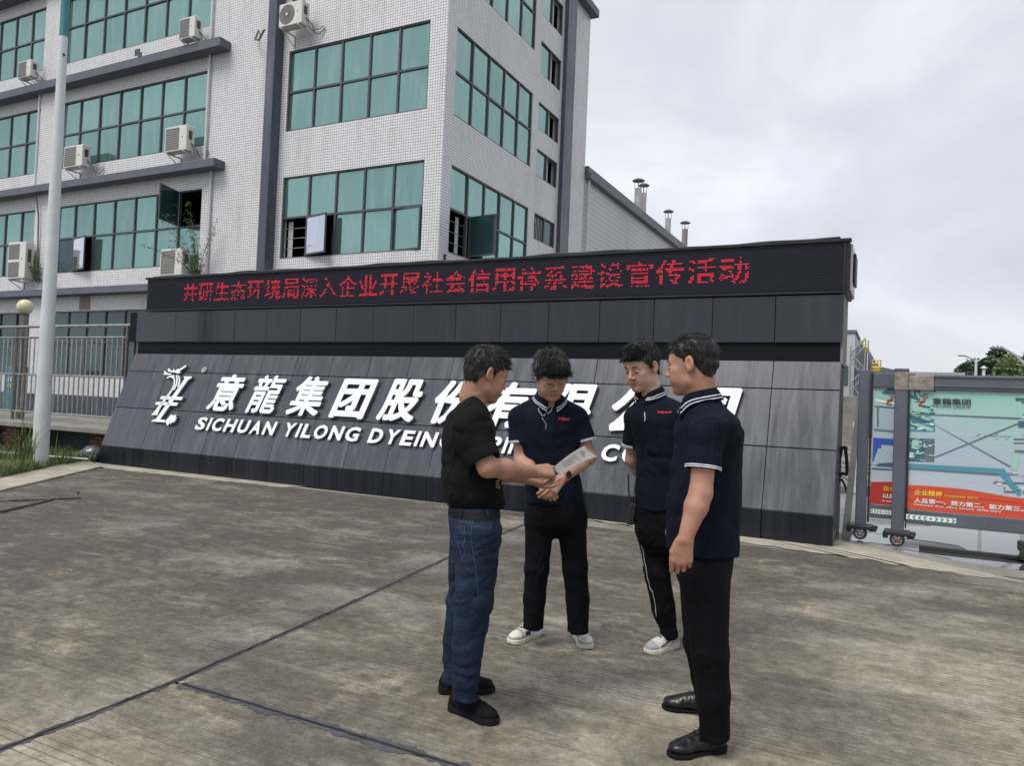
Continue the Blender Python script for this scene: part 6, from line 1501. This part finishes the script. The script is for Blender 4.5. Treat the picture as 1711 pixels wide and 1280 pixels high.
    b = MB(); q = drape(sh, np.array([J(942, 693, D-.13), J(944.5, 697, D-.13)]), .003); b.tube([tuple(q[0]), tuple(q[1])], .0022, 5); b.build('chest_logo', M['logo_red'], t)
    # watch on the left wrist
    wc = wL+(eL-wL)*.10; ax = nrm(wL-eL); wt = empty('watch', (0, 0, 0), 0, t); wt.location = parent_inv(t) @ Vector(wc)
    ring_on('strap', bd, wc, ax, (-.010, -.009, .009, .010), .003, .06, M['orange'], wt, 40, r0=.01)
    nn = nrm(-FH*.8+RH*.35+UZ*.2); nn = nrm(nn-ax*np.dot(nn, ax)); sd3 = np.cross(ax, nn); p0 = drape(bd, [wc+nn*.05], .004)[0]
    Mx = Matrix([[*np.array([ax[i], sd3[i], nn[i]]), p0[i]] for i in range(3)]+[[0, 0, 0, 1]]); b = MB(); b.bbox(-.022, .022, -.018, .018, -.003, .007, .004, Mx); b.build('watch_face', M['leather'], wt)
    R1 = [(898, 903, 952, .05), (886, 886, 970, .095), (876, 879, 979, .118), (860, 878, 980, .125), (836, 880, 977, .118)]
    lR = [(J(902, 865, D), .088), (J(897, 950, D-.01), .070), (J(893, 1000, D), .064), (J(891, 1049, D+.01), .060)]; lL = [(J(954, 865, D), .088), (J(961, 950, D-.01), .071), (J(965, 1000, D), .066), (J(966, 1057, D-.01), .062)]
    trousers(t, R1, D, [lR, lL], M['blackpants'], 51, 'trousers', (.0022, .003))
    shoe(t, GP(903, 1060), GP(848, 1079), 'white', 0); shoe(t, GP(962, 1058), GP(985, 1091), 'white', 1)
    for (a, c_) in ((J(893, 1035, D), J(896, 1058, D)), (J(966, 1045, D), J(966, 1060, D))): b = MB(); b.tube([tuple(a), tuple(c_)], .032, 12); b.build('sock', M['whitecloth'], t, True)


def man_three():
    D = 4.40; F = nrm(-FH*.75-RH*.66); root = GP(1120, 1085); t = empty('person', tuple(root)); tag(t, 'tall young man in navy polo with hands behind his back looking down at left', 'person')
    rows = [(851, 1061, 1146, .135), (835, 1061, 1147, .135), (799, 1063, 1148, .135), (772, 1064, 1148, .135), (746, 1062, 1150, .145), (719, 1056, 1150, .155), (700, 1052, 1148, .155), (686, 1054, 1142, .13), (672, 1060, 1130, .10), (662, 1068, 1112, .075), (655, 1074, 1102, .065)]
    st = torso_stations(rows, D, 0, .15); zb = st[0][0][2]
    sR, eR, wR = J(1059, 697, D+.10), J(1056, 768, D+.17), J(1085, 815, D+.27)
    sL, eL, wL = J(1136, 692, D-.10), J(1150, 775, D+.0), J(1120, 815, D+.22)
    nk = J(1086, 655, D)
    sh = polo(t, D, st, [(J(1078, 682, D+.05), sR, eR, .054, .066, .66), (J(1118, 682, D-.05), sL, eL, .058, .068, .62)], nk, nrm(J(1080, 630, D)-nk), F, zb, .060, 23, None, (0, 1))
    s = 1.10; c = J(1072, 614, D-.03); Rm = head_frame(-FH*math.cos(.85)-RH*math.sin(.85), -20, 0); bd = Shape(); W = head_ops(bd, c, Rm, s, 1.05, nk)
    bd.u(loft(shrink(st[-7:], .018, .018)), .03); limbs(bd, [(sR, eR, wR), (sL, eL, wL)])
    hand_ops(bd, wR, nrm(RH*.6-UZ*.7), nrm(FH*-.2+RH*.3-UZ*.1), nrm(FH), (.5, .5, .6, .6)); hand_ops(bd, wL, nrm(-RH*.5-UZ*.8), nrm(-RH*.3+FH*.3), nrm(FH), (.5, .5, .6, .6))
    lo, hi = bnds([c, sR, sL, wR-UZ*.12, wL, eR, eL], .18); mk('body', bd, lo, hi, .0034, [M['skin3'], M['lip']], t, lipfn(W, s, Rm, c)); brows_eyes(t, W, s, ht=.024)
    line = [(-.12, -.066), (-.088, -.064), (-.055, -.046), (-.018, .020), (.0, .030), (.012, .010), (.026, .024), (.05, .064), (.085, .070)]
    hc, W2 = hair_cap(c, Rm, s, .0045, line, .018); lo, hi = bnds([c], .19); mk('hair', hc, lo, hi, .003, [M['hair']], t); fade(c, Rm, s, line, t, M['stubble'])
    strands('hair_strands', hc, c, Rm, s, 3000, .030, lambda x, y, z: (x*8, (y+.035)*9+.3 if z > .06 else -.1, -.1 if z > .08 else -1.), M['hair'], t, 23, -.05, .0012, .45)
    strands('fringe', hc, c, Rm, s, 1500, .042, lambda x, y, z: (x*1.5, 1., .42), M['hair'], t, 24, .075, .0014, .42, (.02, 1), .6)
    text_on_cloth('意龍集团', sh, J(1100, 687, D-.16), nrm(RH*.95-FH*.2), UZ, .066, .014, M['logo_red'], t, 'chest_logo')
    Q = drape(sh, np.array([J(1075-k*.9, 672+k*6, D-.2) for k in range(6)]), .002); b = MB(); b.tube([tuple(q) for q in Q], .0025, 5); b.build('placket', M['whitecloth'], t)
    R1 = [(925, 1080, 1125, .06), (905, 1066, 1138, .11), (885, 1062, 1143, .125), (866, 1062, 1145, .125), (846, 1063, 1145, .12)]
    lR = [(J(1087, 870, D+.05), .090), (J(1098, 955, D+.03), .076), (J(1108, 1015, D+.05), .068), (J(1121, 1066, D+.05), .049)]; lL = [(J(1122, 870, D-.02), .090), (J(1150, 955, D-.02), .074), (J(1170, 1020, D-.02), .064), (J(1182, 1058, D-.0), .047)]
    tr, _ = trousers(t, R1, D, [lR, lL], M['blackpants'], 61, 'track_trousers', (.0038, .004))
    for pts in (((1067, 915), (1072, 945), (1080, 985)), ((1078, 985), (1087, 992), (1091, 1015), (1091, 1038))):
        P = [J(x, y, D-.02) for x, y in pts]; Q = []
        for a, b_ in zip(P[:-1], P[1:]): Q += [a+(b_-a)*k/6 for k in range(6)]
        Q = drape(tr, np.array(Q+[P[-1]]), .001); b = MB(); b.tube([tuple(q) for q in Q], .0016, 4); b.build('piping', M['whitecloth'], t)
    shoe(t, GP(1138, 1078), GP(1072, 1096), 'grey', 0); shoe(t, GP(1206, 1080), GP(1160, 1102), 'grey', 1)
    b = MB(); b.tube([tuple(J(1119, 1050, D+.05)), tuple(J(1122, 1068, D+.05))], .036, 12); b.build('sock', M['sock'], t, True)
    # radio
    wk = empty('walkie_talkie', tuple(J(1057, 855, D+.05))); tag(wk, 'black walkie talkie with long antenna on the hip beside the black track trousers', 'radio')
    a, b_ = J(1052, 840, D+.02), J(1058, 877, D+.02); c2 = (a+b_)/2; b = MB(); b.bbox(-.020, .020, -.016, .016, -.066, .060, .006, Matrix.Translation(c2) @ Matrix.Rotation(YAW, 4, 'Z') @ Matrix.Rotation(.12, 4, 'Y')); b.build('case', M['black'], wk)
    b = MB(); b.tube([tuple(J(1053, 846, D+.02)), tuple(J(1050.5, 820, D+.02)), tuple(J(1050, 793, D+.02))], [.007, .005, .004], 8); b.build('antenna', M['black'], wk, True)
    b = MB(); b.lathe([(0, .015), (.006, .014), (.006, 0)], tuple(J(1057, 843, D+.02)), 8); b.build('knob', M['black'], wk)

def man_four():
    D = 3.17; F = nrm(-RH*.97+FH*.2); root = GP(1175, 1250); t = empty('person', tuple(root)); tag(t, 'man seen from his left side in navy polo, black trousers and leather shoes', 'person')
    rows = [(922, 1114, 1229, .16), (877, 1114, 1231, .165), (849, 1116, 1232, .165), (821, 1119, 1233, .165), (793, 1122, 1234, .165), (765, 1127, 1236, .17), (737, 1131, 1236, .19), (715, 1133, 1232, .205), (700, 1136, 1224, .20), (688, 1140, 1214, .165), (678, 1146, 1206, .125), (668, 1149, 1202, .095), (661, 1153, 1199, .070)]
    st = torso_stations(rows, D, 0, .12); zb = st[0][0][2]
    sL, eL, wL = J(1180, 722, D-.19), J(1171, 824, D-.23), J(1145, 900, D-.26)
    sR, eR, wR = J(1172, 712, D+.19), J(1150, 800, D+.24), J(1128, 860, D+.16)
    nk = J(1170, 664, D)
    sh = polo(t, D, st, [(J(1176, 700, D-.08), sL, eL, .064, .070, .62), (J(1172, 700, D+.1), sR, eR, .066, .068, .5)], nk, nrm(J(1162, 630, D)-nk), F, zb, .064, 33, None, (0,))
    s = 1.02; c = J(1156, 611, D); Rm = head_frame(-RH*math.cos(.50)+FH*math.sin(.50), -8); bd = Shape(); W = head_ops(bd, c, Rm, s, 1.04, nk)
    bd.u(loft(shrink(st[-8:], .018, .018)), .03)
    bd.u(cap(sL, eL, .050, .043), .03); bd.u(cap(eL, eL+(wL-eL)*.3, .042, .0435), .02); bd.u(cap(eL+(wL-eL)*.3, wL, .0435, .0285), .02)
    bd.u(cap(sR, eR, .048, .040), .03); bd.u(cap(eR, wR, .040, .027), .02)
    hand_ops(bd, wL, nrm(J(1137, 955, D-.24)-wL), nrm(FH*.92+RH*.2), nrm(-RH), (.42, .50, .55, .62), 1.04, (nrm(-UZ*.85-RH*.45+FH*.15), nrm(-UZ*.95+FH*.3)), .04)
    hand_ops(bd, wR, nrm(-RH*.3-UZ), nrm(RH*.5), nrm(-FH), (.5, .5, .5, .5))
    lo, hi = bnds([c, sR, sL, wR-UZ*.1, wL-UZ*.12, eR, eL], .17); mk('body', bd, lo, hi, .0032, [M['skin4'], M['lip']], t, lipfn(W, s, Rm, c)); brows_eyes(t, W, s)
    line = [(-.12, -.066), (-.088, -.064), (-.055, -.046), (-.020, .020), (.0, .032), (.012, .010), (.026, .026), (.05, .064), (.085, .072)]
    hc, W2 = hair_cap(c, Rm, s, .003, line, .008); lo, hi = bnds([c], .18); mk('hair', hc, lo, hi, .003, [M['hairgrey']], t); fade(c, Rm, s, line, t, M['stubble'])
    strands('hair_strands', hc, c, Rm, s, 4200, .014, lambda x, y, z: (x*3, .5 if z > .06 else -.1, .3 if z > .09 else -.9), M['hairgrey'], t, 33, -.06, .0010, .55)
    strands('fringe', hc, c, Rm, s, 700, .024, lambda x, y, z: (x*2, .9, .6), M['hairgrey'], t, 34, .085, .0011, .9, (-.02, 1))
    text_on_cloth('团', sh, J(1135, 714, D-.14), nrm(RH*.9-FH*.4), UZ, .014, .014, M['logo_red'], t, 'chest_logo')
    # shoulder seam of the near sleeve
    Q = drape(sh, np.array([J(x, y, D-.24) for x, y in ((1158, 700), (1170, 692), (1184, 691), (1195, 697), (1200, 710), (1201, 730), (1199, 752))]), .0005); b = MB(); b.tube([tuple(q) for q in Q], .0014, 4); b.build('sleeve_seam', M['navy'], t)
    R1 = [(1010, 1155, 1195, .06), (975, 1138, 1210, .12), (945, 1128, 1220, .14), (915, 1124, 1224, .14)]
    lL = [(J(1176, 960, D-.07), .102), (J(1186, 1090, D-.09), .076), (J(1192, 1160, D-.07), .067), (J(1195, 1232, D-.05), .062)]; lR = [(J(1172, 955, D+.08), .098), (J(1172, 1075, D+.10), .073), (J(1180, 1130, D+.16), .064), (J(1186, 1180, D+.2), .060)]
    trousers(t, R1, D, [lL, lR], M['blackpants'], 71, 'trousers', (.0022, .0035))
    shoe(t, GP(1212, 1254), GP(1116, 1266), 'formal', 0); shoe(t, GP(1196, 1196), GP(1114, 1184), 'formal', 1)
M['skin1'] = skin_mat('tanned_skin', (.37, .205, .140)); M['skin2'] = skin_mat('warm_skin', (.43, .245, .178)); M['skin3'] = skin_mat('fair_skin', (.50, .315, .240)); M['skin4'] = skin_mat('reddish_tan_skin', (.40, .215, .150))
M['plaidp'] = mat('cream_print', (.45, .38, .28), .8); M['sock'] = mat('dark_red_sock', (.12, .01, .02), .9)
man_one(); man_two(); man_three(); man_four()
